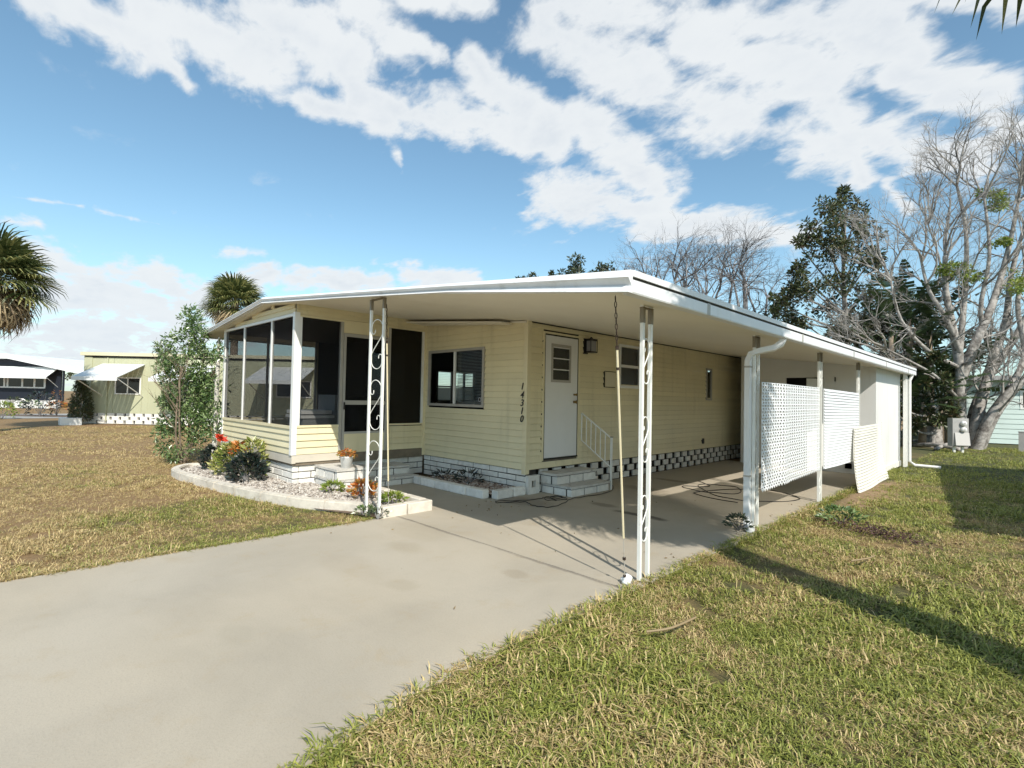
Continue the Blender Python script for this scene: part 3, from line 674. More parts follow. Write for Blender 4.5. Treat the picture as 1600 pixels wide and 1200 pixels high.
# --- carport posts with scrollwork
SCR = [(-.35, .60), (-.36, .49), (-.55, .43), (-.84, .47), (-.97, .66), (-.8, .88), (-.4, 1.0), (.1, 1.02), (.6, .93), (.93, .74), (.97, .5), (.72, .3)]
SCR = SCR+[(0, 0)]+[(-a, -b) for a, b in SCR[::-1]]
def smooth_pts(p, k=4):
    out = []
    n = len(p)
    for i in range(n-1):
        p0, p1, p2, p3 = (np.array(p[max(i-1, 0)]), np.array(p[i]), np.array(p[i+1]), np.array(p[min(i+2, n-1)]))
        for j in range(k):
            t = j/k; out.append(tuple(.5*((2*p1)+(-p0+p2)*t+(2*p0-5*p1+4*p2-p3)*t*t+(-p0+3*p1-3*p2+p3)*t**3)))
    out.append(tuple(p[-1])); return out
SCR = smooth_pts(SCR)
def post(a, b, ztop, scrolls, sh, w=.014):
    """two square poles a,b with scrolls between"""
    m0 = MB()
    m0.box((a[0]-w, a[1]-w, 0), (a[0]+w, a[1]+w, ztop)); p = m0.build('carport_post', IRONW, H)
    MB().box((b[0]-w, b[1]-w, 0), (b[0]+w, b[1]+w, ztop)).build('pole', IRONW, p)
    u = Vector((b[0]-a[0], b[1]-a[1], 0)); half = u.length/2-w; u.normalize(); mid = Vector(((a[0]+b[0])/2, (a[1]+b[1])/2, 0))
    for zc in scrolls:
        MB().tube([mid+u*(q[0]*half)+Vector((0, 0, zc+q[1]*sh/2)) for q in SCR], .0055, 5).build('scroll', IRONW, p, True)
    for q in (a, b): MB().box((q[0]-w-.003, q[1]-w-.003, ztop-.15), (q[0]+w+.003, q[1]+w+.003, ztop-.031)).build('sleeve', mat('brown_sleeve', (.24, .21, .16), .5), p)  # browner band round the top of each pole
    MB().box((min(a[0], b[0])-w-.004, min(a[1], b[1])-w-.004, ztop-.03), (max(a[0], b[0])+w+.004, max(a[1], b[1])+w+.004, ztop-.022)).build('top_plate', LEDGE, p)
    for q in (a, b): MB().box((q[0]-.03, q[1]-.022, .0005), (q[0]+.03, q[1]+.022, .006)).build('base_plate', LEDGE, p)
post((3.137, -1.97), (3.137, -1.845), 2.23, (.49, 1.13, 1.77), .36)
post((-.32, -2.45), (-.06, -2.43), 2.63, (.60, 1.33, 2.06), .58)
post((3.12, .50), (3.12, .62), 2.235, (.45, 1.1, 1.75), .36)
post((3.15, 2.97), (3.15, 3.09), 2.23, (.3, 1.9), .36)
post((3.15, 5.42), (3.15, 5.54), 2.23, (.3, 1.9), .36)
MB().box((3.24, 9.60, 0), (3.30, 9.66, 2.21)).build('carport_post', IRONW, H)
MB().box((3.24, 9.76, 0), (3.30, 9.82, 2.21)).build('carport_post', IRONW, H)
MB().tube([(3.38, 9.9, 2.2), (3.33, 9.86, 2.05), (3.33, 9.86, .12), (3.42, 9.95, .03), (3.9, 10.0, .02)], .035, 8).build('downspout', PVC, H)
# downspout at the second post
ds = MB()
def rect_tube(b, pts, wx, wy):
    pts = [Vector(p) for p in pts]; rings = []
    for i, p in enumerate(pts):
        d = (pts[min(i+1, len(pts)-1)]-pts[max(i-1, 0)]).normalized()
        s = Vector((0, 1, 0)); s = (s-d*s.dot(d)).normalized(); q = d.cross(s)
        rings.append([p+s*wy*a+q*wx*c for a, c in ((-1, -1), (1, -1), (1, 1), (-1, 1))])
    n = 4; vs = [q for r in rings for q in r]; fs = [(i*n+k, i*n+(k+1) % n, (i+1)*n+(k+1) % n, (i+1)*n+k) for i in range(len(pts)-1) for k in range(n)]
    b.add(vs, fs+[(3, 2, 1, 0), tuple(len(vs)-4+k for k in range(4))])
rect_tube(ds, [(3.37, .70, 2.20), (3.35, .67, 2.13), (3.29, .62, 2.08), (3.16, .52, 2.04), (3.09, .47, 2.0), (3.07, .455, 1.93), (3.07, .455, 1.5), (3.07, .455, .22), (3.07, .45, .10), (3.10, .40, .04), (3.16, .33, .02)], .03, .036)
dso = ds.build('downspout', ROOFW, H, kind_note='') if False else ds.build('downspout', ROOFW, H)
for z in (.6, 1.85): MB().box((3.035, .417, z), (3.105, .494, z+.02)).build('strap', FRAME, dso)

# ================================================================ things round the house
# tie-down rods
def rod(name, top, bot_, label, chain=.36):
    r = root(name, tuple(bot_), label, 'tie rod', 'roof tie-down rods at the carport front')
    T = Vector(top); B = Vector(bot_); d = (B-T).normalized(); L = (B-T).length
    n = int(chain/.04)
    side = d.orthogonal().normalized()
    for i in range(n):
        c = T+d*(.02+i*.04); s = side if i % 2 else d.cross(side)
        pts = [c+d*(.023*math.cos(a))+s*(.008*math.sin(a)) for a in np.linspace(0, 2*math.pi, 9)]
        MB().tube(pts, .0035, 4).build('chain_link', RUST, r)
    MB().tube([T+d*chain, T+d*(chain+.03)], .012, 6).build('coupling', RUST, r)
    MB().tube([T+d*(chain+.03), T+d*(L-.38)], .009, 8).build('pole', CREAMROD, r)
    MB().tube([T+d*(chain+.16), T+d*(chain+.18)], .011, 8).build('collar', RUST, r)
    MB().tube([T+d*(L-.38), T+d*(L-.05)], .0035, 5).build('wire', FRAME, r)
    MB().tube([T+d*(L-.22), T+d*(L-.20)], .013, 6).build('turnbuckle', RUST, r); MB().tube([T+d*(L-.07), T+d*(L-.03)], .013, 6).build('hook', RUST, r)
    b = MB()
    for k in range(5):
        q = B+Vector((rng.uniform(-.03, .03), rng.uniform(-.03, .03), .02+k*.008)); b.tube([q-Vector((.03, .01, 0)), q, q+Vector((.02, .03, .0))], [.012, .028, .010], 7)
    b.build('anchor_cover', PVC, r, True)
rod('tie_rod', (3.24, -2.52, 2.20), (3.09, -2.10, .0), 'slanting cream rod on rusty chain hanging from the front carport corner by near post')
rod('tie_rod', (.10, -2.5, 2.50), (-.06, -2.30, .05), 'pale rod on rusty chain hanging behind the left iron scroll post', .42)
# perforated panels
def perforated(y0, y1, z0, z1):
    r = root('privacy_panel', (3.185, y0, z0), 'large white perforated aluminium panel hung beside the downspout', 'panel', 'privacy panels between carport posts')
    nc, nr = 30, 34; cw, chh = (y1-y0)/nc, (z1-z0)/nr; b = MB()
    def X(y, z, skew=0): return 3.185+.0025*math.sin((z-z0)/(z1-z0)*nr*math.pi)+.012*math.sin((y-y0)*1.9)*math.sin((z-z0)*1.7)+.02*math.exp(-((y-y0-.75)/.15)**2)
    for i in range(nc):
        for j in range(nr):
            a = y0+i*cw; zb = z0+j*chh + .05*(1-(i/nc))*(1-j/nr)*-1
            off = 0 if j % 2 else cw*.0
            cy, cz = a+cw*.5, zb+chh*.5
            hw, hh = cw*.25, chh*.27
            o = [(a, zb), (a+cw, zb), (a+cw, zb+chh), (a, zb+chh)]
            hsh = cw*.12 if j % 2 else -cw*.12
            q = [(cy-hw+hsh, cz-hh), (cy+hw+hsh, cz-hh), (cy+hw+hsh, cz+hh), (cy-hw+hsh, cz+hh)]
            vs = [(X(*p), p[0], p[1]) for p in o]+[(X(*p)+.003, p[0], p[1]) for p in q]
            b.add(vs, [(k, (k+1) % 4, 4+(k+1) % 4, 4+k) for k in range(4)])
    # jagged cut lower edge
    for i in range(nc):
        a = y0+i*cw; zb = z0-.05*(1-(i/nc)); b.add([(X(a, zb), a, zb), (X(a, zb), a+cw, zb), (X(a, zb), a+cw*.5, zb-.03)], [(0, 1, 2)])
    o = b.build('perforated_sheet', LATT, r)
    md = o.modifiers.new('s', 'SOLIDIFY'); md.thickness = .0025
    return r
perforated(.56, 2.92, .50, 1.69)
def louvre(name, label, corner, mt, pitch=.044, fill=.84):
    """corner(u,v)->(x,y,z), u along, v up"""
    p00 = Vector(corner(0, 0)); r = root(name, tuple(p00), label, 'panel', 'privacy panels between carport posts')
    H_ = (Vector(corner(0, 1))-p00).length; n = int(H_/pitch); b = MB(); nu = 10
    for j in range(n):
        v0, v1 = j/n, (j+fill)/n; ww2 = .012
        for i in range(nu):
            u0, u1 = i/nu, (i+1)/nu
            a, c, d, e = [Vector(corner(u, v)) for u, v in ((u0, v0), (u1, v0), (u1, v1), (u0, v1))]
            out = Vector((ww2, 0, 0))
            b.hexa([a+out, c+out, c+out+Vector((.002, 0, 0)), a+out+Vector((.002, 0, 0)), e-out*.0, d-out*.0, d+Vector((.002, 0, 0)), e+Vector((.002, 0, 0))])
    for u in np.linspace(0, 1, 6):
        pts = [Vector(corner(u, v))+Vector((-.004, 0, 0)) for v in np.linspace(0, 1, 7)]; b.tube(pts, .005, 4)
    b.build('louvre_sheet', mt, r); return r
louvre('privacy_panel', 'white louvred panel hung between the third and fourth carport posts', lambda u, v: (3.18+.01*math.sin(u*5), 3.13+2.27*u, .46+.02*(1-u)+1.205*v), LATT)
def lean(u, v):
    x = 3.215+.13*(1-v)**2.2+.02*math.sin(u*6)*(1-v); return (x, 4.55+.35*v+u*(2.62-.28*v), (-.02+1.09*v)+.03*u*v)
louvre('privacy_panel', 'loose cream louvred sheet leaning low against posts and resting on grass', lean, SHEETC, .05, .72)

# steps
def steps(name, loc, label, treads, axis):
    r = root(name, loc, label, 'steps')
    for (x0, x1, y0, y1, z0, z1, solidfaces) in treads:
        # face blocks under a thin slab tread
        tz = z1-.035
        MB().box((x0-.01, y0-.01, tz), (x1+.012, y1+.01, z1)).build('tread', TREAD, r)
        hh = tz-z0
        # +x face
        n = max(1, round((y1-y0)/.36)); w = (y1-y0)/n
        for k in range(n): link('block', box_mesh('block', .09, w-.018, hh-.014, BLOCK, .005), r, loc=(x1-.09-loc[0], y0+k*w+.006-loc[1], z0+.002-loc[2]))
        # -y face
        n = max(1, round((x1-x0-.1)/.32)); w = (x1-x0-.1)/n
        for k in range(n): link('block', box_mesh('block', w-.018, .09, hh-.014, BLOCK, .005), r, loc=(x0+k*w+.006-loc[0], y0+.002-loc[1], z0+.002-loc[2]))
        MB().box((x0, y0+.012, z0), (x1-.012, y1-.01, tz-.002)).build('core', MORTAR, r)
    return r
steps('block_steps', (.3, .8, 0), 'two white block steps below the white entry door beside railing',
      [(.012, .60, .36, 1.33, 0, .15, 1), (.012, .34, .32, 1.33, .15, .315, 1)], 'x')
steps('block_steps', (-2.2, -1.1, 0), 'low white block steps in front of the porch screen door',
      [(xl+.01, -1.88, -1.54, -.62, .0, .13, 1), (xl+.01, -2.12, -1.56, -.62, .13, .275, 1)], 'x')
steps('block_pier', (-2.2, -1.8, 0), 'square white block pier holding a flower pot left of the porch steps',
      [(xl+.03, -1.86, -2.07, -1.60, .0, .17, 1), (xl+.03, -1.86, -2.07, -1.60, .17, .335, 1)], 'x')['category'] = 'pier'
# hand rail
hr = root('handrail', (.58, 1.40, 0), 'white iron stair railing sloping down beside the entry door steps', 'railing')
MB().box((.567, 1.385, 0), (.597, 1.415, .84)).build('post', IRONW, hr); MB().box((.562, 1.38, .84), (.602, 1.42, .852)).build('cap', LEDGE, hr)
MB().tube([(.02, 1.34, 1.215), (.575, 1.40, .83)], .013, 6).build('top_rail', IRONW, hr); MB().tube([(.02, 1.34, .76), (.575, 1.40, .36)], .010, 6).build('bottom_rail', IRONW, hr)
for t_ in (.0, .17, .33, .49, .65, .81):
    x, y = .02+.555*t_, 1.34+.06*t_; MB().tube([(x, y, .76-.40*t_), (x, y, 1.215-.385*t_)], .008 if t_ else .013, 6).build('baluster', IRONW, hr)

# planter curbs
def curb(name, pts, h, w, label, seg=.55, mt=None):
    r = root(name, (pts[0][0], pts[0][1], 0), label, 'garden edging'); P = [Vector((x, y, 0)) for x, y in smooth_pts(pts, 6)]
    acc = 0; cur = [P[0]]
    def flush(cur):
        b = MB(); n = len(cur); L, Rr = [], []
        for i, p in enumerate(cur):
            d = (cur[min(i+1, n-1)]-cur[max(0, i-1)]).normalized(); s = Vector((-d.y, d.x, 0))
            L.append(p); Rr.append(p+s*w)
        for i in range(n-1):
            e = .012
            b.hexa([L[i]-Vector((0, 0, .05)), L[i+1]-Vector((0, 0, .05)), Rr[i+1]-Vector((0, 0, .05)), Rr[i]-Vector((0, 0, .05)), L[i]+Vector((0, 0, h)), L[i+1]+Vector((0, 0, h)), Rr[i+1]+Vector((0, 0, h)), Rr[i]+Vector((0, 0, h))])
        o = b.build('edging_block', mt or CURBM, r)
        bm = bmesh.new(); bm.from_mesh(o.data); bmesh.ops.remove_doubles(bm, verts=bm.verts[:], dist=1e-4); bmesh.ops.recalc_face_normals(bm, faces=bm.faces[:])
        bmesh.ops.bevel(bm, geom=[e for e in bm.edges if len(e.link_faces) == 2 and e.calc_face_angle(0) > .8 and all(v.co.z+parent_loc(r).z > h*.5 for v in e.verts)], offset=.015, segments=2, affect='EDGES')
        bm.to_mesh(o.data); bm.free()
    for a, c in zip(P[:-1], P[1:]):
        acc += (c-a).length; cur.append(c)
        if acc > seg: 
            cur[-1] = c-(c-a)*.12 if (c-a).length > .03 else c
            flush(cur); cur = [c]; acc = 0
    if len(cur) > 1: flush(cur)
    return r
curb('curved_garden_curb', [(-5.0, -2.5), (-5.65, -2.78), (-5.78, -3.1), (-5.35, -3.41), (-4.83, -3.48), (-3.95, -3.40), (-2.94, -3.26), (-2.15, -3.10), (-1.5, -2.92), (-1.0, -2.72), (-.68, -2.53), (-.45, -2.42)], .10, .13, 'long curved concrete curb round the shell bed in front of the porch')
r = root('garden_edging', (-.2, -2, 0), 'white straight block edging at the driveway end of the shell bed', 'garden edging')
for (x, y, dx, dy) in ((-.14, -2.40, .14, .34), (-.14, -2.05, .14, .37), (-.56, -1.79, .41, .12), (-.98, -1.79, .41, .12), (-1.40, -1.79, .41, .12), (-1.82, -1.79, .41, .12)):
    link('edging_block', box_mesh('edging_block', dx-.01, dy-.01, .19, CURBM, .01), r, loc=(x+.2, y+2, -.06))
r = root('garden_edging', (-.8, -.75, 0), 'white split-face block border of the bed below the sliding window', 'garden edging')
for k, L in enumerate((.2, .38, .38, .38, .38)):
    x = -1.84+sum((.2, .38, .38, .38, .38)[:k]); link('edging_block', box_mesh('edging_block', L-.012, .13, .125, BLOCK, .012), r, loc=(x+.8, -.74+.75+rng.uniform(-.008, .008), 0))
for y, L in ((-.605, .33), (-.27, .26)): link('edging_block', box_mesh('edging_block', .13, L-.012, .125, BLOCK, .012), r, loc=(-.09+.8, y+.75, 0))

# gravel
def inpoly(x, y, poly):
    c = False; j = len(poly)-1
    for i in range(len(poly)):
        if (poly[i][1] > y) != (poly[j][1] > y) and x < (poly[j][0]-poly[i][0])*(y-poly[i][1])/(poly[j][1]-poly[i][1])+poly[i][0]: c = not c
        j = i
    return c
ICO = None
def gravel(name, poly, z, n, s0, s1, mt, kind='stuff'):
    bm = bmesh.new(); bmesh.ops.create_icosphere(bm, subdivisions=1, radius=1); V = [v.co.copy() for v in bm.verts]; Fc = [tuple(v.index for v in f.verts) for f in bm.faces]; bm.free()
    # a coarser stone: octahedron-like for economy
    V = [Vector(p) for p in ((1, 0, 0), (0, 1, 0), (-1, 0, 0), (0, -1, 0), (0, 0, 1), (.7, .7, .55), (-.7, .7, .5), (-.6, -.7, .55), (.7, -.6, .5), (0, 0, -1))]
    Fc = [(0, 5, 4), (0, 4, 8), (1, 6, 4), (1, 4, 5), (2, 7, 4), (2, 4, 6), (3, 8, 4), (3, 4, 7), (0, 1, 5), (1, 2, 6), (2, 3, 7), (3, 0, 8), (1, 0, 9), (2, 1, 9), (3, 2, 9), (0, 3, 9)]
    xs = [p[0] for p in poly]; ys = [p[1] for p in poly]; b = MB(); k = 0
    while k < n:
        x, y = rng.uniform(min(xs), max(xs)), rng.uniform(min(ys), max(ys))
        if not inpoly(x, y, poly): continue
        s = rng.uniform(s0, s1); M = Euler((rng.uniform(-.5, .5), rng.uniform(-.5, .5), rng.uniform(0, 6.3))).to_matrix()
        sx, sy, sz = s*rng.uniform(.7, 1.4), s*rng.uniform(.6, 1.1), s*rng.uniform(.4, .8)
        zz = z+rng.uniform(-.005, .022)
        b.add([M @ Vector((v.x*sx, v.y*sy, v.z*sz))+Vector((x, y, zz)) for v in V], Fc); k += 1
    o = b.build(name, mt); o['kind'] = kind
    bm = bmesh.new(); bm.from_mesh(o.data); bmesh.ops.recalc_face_normals(bm, faces=bm.faces[:]); bm.to_mesh(o.data); bm.free()
    return o
bed = [(-5.6, -3.05), (-5.3, -3.27), (-4.83, -3.34), (-3.95, -3.26), (-2.94, -3.12), (-2.15, -2.96), (-1.5, -2.78), (-1.0, -2.58), (-.6, -2.38), (-.15, -2.36), (-.15, -1.8), (-1.84, -1.8), (-1.9, -2.1), (-2.6, -2.15), (-2.62, -2.40), (-5.5, -2.4)]
flat('shell_bed', bed, .035, CURBM)
gravel('shell_gravel', bed, .045, 8500, .009, .025, SHELL)
bed2 = [(-1.86, -.62), (-.1, -.62), (-.1, -.0), (-1.86, 0)]
flat('brown_bed', bed2, .05, SOIL); gravel('brown_gravel', bed2, .06, 1500, .014, .032, BROWNG)

# cords
def cord(label, pts, z=.01, r=.0055, name='power_cord'):
    P = smooth_pts([(x, y) for x, y in pts], 8)
    o = MB().tube([(x, y, z+.004*math.sin(i)) for i, (x, y) in enumerate(P)], r, 5).build(name, BLACK, smooth=True); tag(o, label, 'cord'); return o
cord('thin black cord looping across the slab beside the entry steps', [(.40, -.05), (.30, -.42), (.12, -.66), (.2, -.76), (.32, -.55), (.42, -.42), (.60, -.50), (.74, -.5), (.86, -.38), (.8, -.05), (.68, .25), (.70, .5), (.72, 1.1), (.5, 1.6), (.1, 2.0)])
cord('tangled black cord heaped at the foot of the entry steps', [(.35, .0), (.5, .1), (.55, .22), (.42, .3), (.38, .15), (.56, .02), (.66, .18), (.5, .26), (.36, .08), (.48, -.08), (.62, .0)])
cord('black cords tangled on the sunlit slab under the perforated panel', [(1.1, 3.4), (1.5, 3.0), (1.2, 2.6), (1.7, 2.4), (2.1, 2.7), (1.8, 3.3), (1.3, 3.0), (2.0, 2.2), (2.6, 2.3), (2.9, 3.0), (2.2, 3.4), (1.6, 2.2), (2.4, 1.9)], r=.006)
# floor drain / pot on step etc.
fp = root('flower_pot', (-1.98, -1.86, .336), 'small white pot of red and orange leaves standing on the block pier', 'plant pot')
q = Vector((-1.98, -1.86, .336)); MB().tube([q, q+Vector((0, 0, .16)), q+Vector((0, 0, .17)), q+Vector((0, 0, .165))], [.075, .095, .105, .085], 20).build('pot', PVC, fp, True)

# ---------------------------------------------------------------- leaves and plants
def leaf_quads(b, pts, dirs, s, w=.45, jitter=.35, fold=.25):
    """diamond leaves; pts, dirs arrays"""
    for p, d in zip(pts, dirs):
        L = s*rng.uniform(1-jitter, 1+jitter); d = Vector(d)
        if d.length < 1e-6: d = Vector((0, 0, 1))
        d.normalize(); a = d.cross(Vector(rng.normal(size=3))); 
        if a.length < 1e-6: continue
        a.normalize(); n = d.cross(a); p = Vector(p)
        mid = p+d*L*.45
        o = len(b.v); b.v += [tuple(p), tuple(mid+a*L*w*.5+n*L*fold*.3), tuple(p+d*L-n*L*.12), tuple(mid-a*L*w*.5+n*L*fold*.3)]
        b.f += [(o, o+1, o+2), (o, o+2, o+3)]
def clump(b, c, rad, n, s, w=.45, shell=.55, flat_=1.0):
    c = Vector(c); v = rng.normal(size=(n, 3)); v /= np.linalg.norm(v, axis=1)[:, None]
    rr = rng.uniform(shell, 1, size=n)**.6
    pts = [(c.x+v[i, 0]*rad*rr[i], c.y+v[i, 1]*rad*rr[i], c.z+v[i, 2]*rad*flat_*rr[i]) for i in range(n)]
    dirs = [(v[i, 0]+rng.normal()*.6, v[i, 1]+rng.normal()*.6, v[i, 2]+rng.normal()*.6) for i in range(n)]
    leaf_quads(b, pts, dirs, s, w)
def garden_plant(name, x, y, z, rad, h, s, n, mt, label, cat='plant', group=None, w=.4, stems=7):
    r = root(name, (x, y, z), label, cat, group); b = MB(); st = MB()
    for k in range(stems):
        a = rng.uniform(0, 6.28); rr = rad*rng.uniform(.2, .8); T = Vector((x+math.cos(a)*rr, y+math.sin(a)*rr, z+h*rng.uniform(.6, .95)))
        st.tube([(x, y, z), (x+math.cos(a)*rr*.5, y+math.sin(a)*rr*.5, z+h*.4), T], [.008, .006, .003], 5)
    for i in range(n):
        u = rng.uniform(0, 1)**.7; a = rng.uniform(0, 6.28); rr = rad*math.sin(math.pi*min(1, .25+u*.68))*rng.uniform(.55, 1)
        p = (x+math.cos(a)*rr, y+math.sin(a)*rr, z+.03+h*u)
        leaf_quads(b, [p], [(math.cos(a)*.9+rng.normal()*.3, math.sin(a)*.9+rng.normal()*.3, .5*u+.15+rng.normal()*.35)], s, w)
    st.build('stem', TWIG, r); b.build('foliage', mt, r); return r
for i in range(90):
    pass
b = MB()
for i in range(120):
    a = rng.uniform(0, 6.28); rr = rng.uniform(0, .13); leaf_quads(b, [(q.x+math.cos(a)*rr, q.y+math.sin(a)*rr, q.z+.15+rng.uniform(0, .13)*(1-rr*3))], [(math.cos(a), math.sin(a), rng.uniform(-.2, 1))], .055, .6)
b.build('foliage', ORANGEF, fp)
garden_plant('croton', -5.0, -2.82, .04, .26, .38, .09, 360, CROTD, 'dark glossy croton at the far left of the shell bed', 'plant', w=.62)
garden_plant('variegated_shrub', -4.2, -2.80, .04, .30, .48, .09, 520, CROTY, 'yellow and green variegated shrub between two dark crotons', 'plant', w=.5)
garden_plant('variegated_shrub', -3.7, -2.62, .04, .24, .58, .09, 260, CROTY, 'taller thin variegated shrub behind the right croton by porch wall', 'plant', w=.5)
garden_plant('croton', -3.32, -2.84, .04, .27, .38, .09, 480, CROTD, 'wide dark blue-green croton nearest the porch corner', 'plant', w=.62)
garden_plant('coleus', -3.88, -2.78, .38, .12, .20, .09, 60, ORANGEF, 'small coppery red leaves showing among the variegated shrubs', 'plant', w=.6, stems=2)
rf_ = root('red_hibiscus', (-4.85, -2.72, .04), 'red flower heads above the left croton by the porch', 'flower')
b = MB(); s_ = MB()
for (x, y, z) in ((-4.78, -2.84, .66), (-4.86, -2.80, .62), (-4.72, -2.80, .60), (-5.9, -2.4, .55), (-5.95, -2.3, .5)):
    s_.tube([(x, y, .04), (x, y, z)], .005, 4)
    for k in range(14):
        a = rng.uniform(0, 6.28); leaf_quads(b, [(x, y, z)], [(math.cos(a), math.sin(a), rng.uniform(-.2, .7))], .085, .6)
b.build('petals', REDF, rf_); s_.build('stem', LEAFB, rf_)
garden_plant('low_succulent', -1.62, -2.24, .05, .14, .11, .07, 150, LEAFL, 'small lime green mound beside the block pier', w=.35)
garden_plant('low_succulent', -.42, -2.02, .05, .16, .10, .07, 170, LEAFL, 'small lime green mound right of the scroll post', w=.35)
garden_plant('low_shrub', -1.02, -2.12, .05, .17, .20, .08, 150, ORANGEF, 'orange and bronze leafed shrublet left of the scroll post', w=.5)
garden_plant('silver_weed', -.02, -2.47, .0, .12, .09, .045, 60, LEAFG, 'grey-green weeds growing at the left scroll post foot', w=.4)
garden_plant('dark_weed', -.25, -2.50, .0, .14, .08, .05, 90, LEAFB, 'green weeds sprouting between the left scroll poles', w=.4)
garden_plant('weed_clump', 3.02, .33, .0, .14, .13, .05, 170, LEAFG, 'dark weeds growing at the downspout outlet', w=.4)
garden_plant('withered_plant', -.95, -.3, .06, .22, .16, .10, 60, CROTD, 'dark withered plant in the brown gravel bed', w=.25)
garden_plant('withered_plant', -1.5, -.35, .06, .22, .10, .09, 50, CROTD, 'low dark withered sprig near the porch end of the brown bed', w=.25)
garden_plant('leafy_weed', 3.72, 1.72, -.02, .26, .16, .06, 260, LEAFB, 'leafy green weed patch growing in lawn by the purple one', w=.4)
b = MB()
for i in range(700):
    x = 4.15+rng.normal()*.26; y = 1.4+rng.normal()*.12+(x-4.15)*-.25; leaf_quads(b, [(x, y, .0+rng.uniform(0, .07))], [tuple(rng.normal(size=3)*np.array((1, 1, .5)))], .035, .4)
o = b.build('purple_groundcover', PURPLE); o['kind'] = 'stuff'
tag(o, 'patch of dark purple leaves lying in the right lawn', 'ground cover'); 

# leafy bush in front of the porch (generic branching tree)
def grow(b, p, d, L, r, lev, cfg, tips, rnd):
    """recursive branch. cfg per level: (n_children, len_ratio, spread, segs, sides, wobble, upbias)"""
    nC, lr, sp, sg, sd_, wb, ub = cfg[lev]
    pts = [Vector(p)]; dd = Vector(d).normalized(); rr = [r]
    for i in range(sg):
        dd = (dd+Vector(rnd.normal(size=3))*wb+Vector((0, 0, ub))).normalized()
        pts.append(pts[-1]+dd*L/sg); rr.append(r*(1-.62*(i+1)/sg))
    b.tube(pts, rr, sd_, cap=False)
    if lev+1 >= len(cfg): tips.append((pts[-1], dd)); tips.append((pts[len(pts)//2], dd)); return
    for k in range(nC):
        t = .35+.65*(k+rnd.uniform(0, 1))/nC; t = min(t, .98); i = min(int(t*sg), sg-1); f_ = t*sg-i
        q = pts[i].lerp(pts[i+1], f_); ax = (pts[i+1]-pts[i]).normalized()
        s = ax.orthogonal().normalized(); s.rotate(Matrix.Rotation(rnd.uniform(0, 6.28), 3, ax))
        nd = (ax*math.cos(sp)+s*math.sin(sp)*rnd.uniform(.6, 1.2)).normalized()
        grow(b, q, nd, L*lr*rnd.uniform(.7, 1.2)*(1.1-.35*t), rr[i]*.62, lev+1, cfg, tips, rnd)
def bush(name, base, h, label, seed, prof, nleaf=5200, s=.085):
    rnd = np.random.default_rng(seed); r = root(name, tuple(base), label, 'shrub'); b = MB(); tips = []
    for k in range(6):
        a = rnd.uniform(0, 6.28); grow(b, Vector(base)+Vector((math.cos(a)*.05, math.sin(a)*.05, 0)), Vector((math.cos(a)*.3, math.sin(a)*.3, 1)), h*.7, .022, 0,
             [(6, .45, .6, 6, 6, .08, .04), (5, .5, .6, 4, 4, .12, .03), (0, .5, .5, 3, 3, .1, 0)], tips, rnd)
    b.build('trunk', PBARK, r); lf = MB(); n = 0
    clumps = []
    for (cx, cz, cr, wgt) in prof:       # lobes: offset right (m), height, radius
        for _ in range(int(wgt)):
            v = rnd.normal(size=3); v /= np.linalg.norm(v); c = Vector(base)+rgt*(cx+v[0]*cr*.8)+Vector((.7, -.7, 0))*0+Vector((-.707, .707, 0))*v[1]*cr*.7+Vector((0, 0, cz+v[2]*cr*.85)); clumps.append(c)
    per = nleaf//len(clumps)
    for c in clumps: clump(lf, c, .15, per, s, .38, .2)
    lf.build('foliage', LEAFB, r); return r
bs = grd(285, 722)
bush('tall_shrub', (bs.x, bs.y, -.03), 2.9, 'tall loose green shrub standing left of the screened porch', 3,
     [(-.12, .5, .42, 16), (.0, 1.0, .52, 26), (.05, 1.45, .55, 26), (.0, 1.95, .55, 24), (.1, 2.1, .42, 12), (-.3, 2.35, .22, 7), (.08, 2.6, .26, 9), (.08, 2.9, .15, 5), (.1, 3.12, .08, 2), (.3, 1.7, .3, 8), (.42, 1.2, .35, 8), (.45, .75, .3, 6)], 8200, .08)
b = root('climbing_vine', (-6.2, -2.5, -.03), 'leafy vine with pale stem climbing the left porch corner to the eave', 'vine')
t_ = MB(); t_.tube([(-6.22, -2.52, -.03), (-6.25, -2.5, .8), (-6.18, -2.52, 1.6), (-6.28, -2.48, 2.3), (-6.2, -2.5, 2.55)], [.05, .045, .04, .035, .02], 8); t_.build('stem', mat('pale_bark', (.55, .52, .46), .8, .2, 10), b)
lf = MB()
for k in range(70):
    z = rng.uniform(.5, 2.55); clump(lf, (-6.2+rng.normal()*.12-.05*(z < 1.4), -2.55+rng.normal()*.10, z), .10, 18 if z < 1.3 or z > 2.1 else 7, .075, .4, .2)
lf.build('foliage', LEAFB, b)

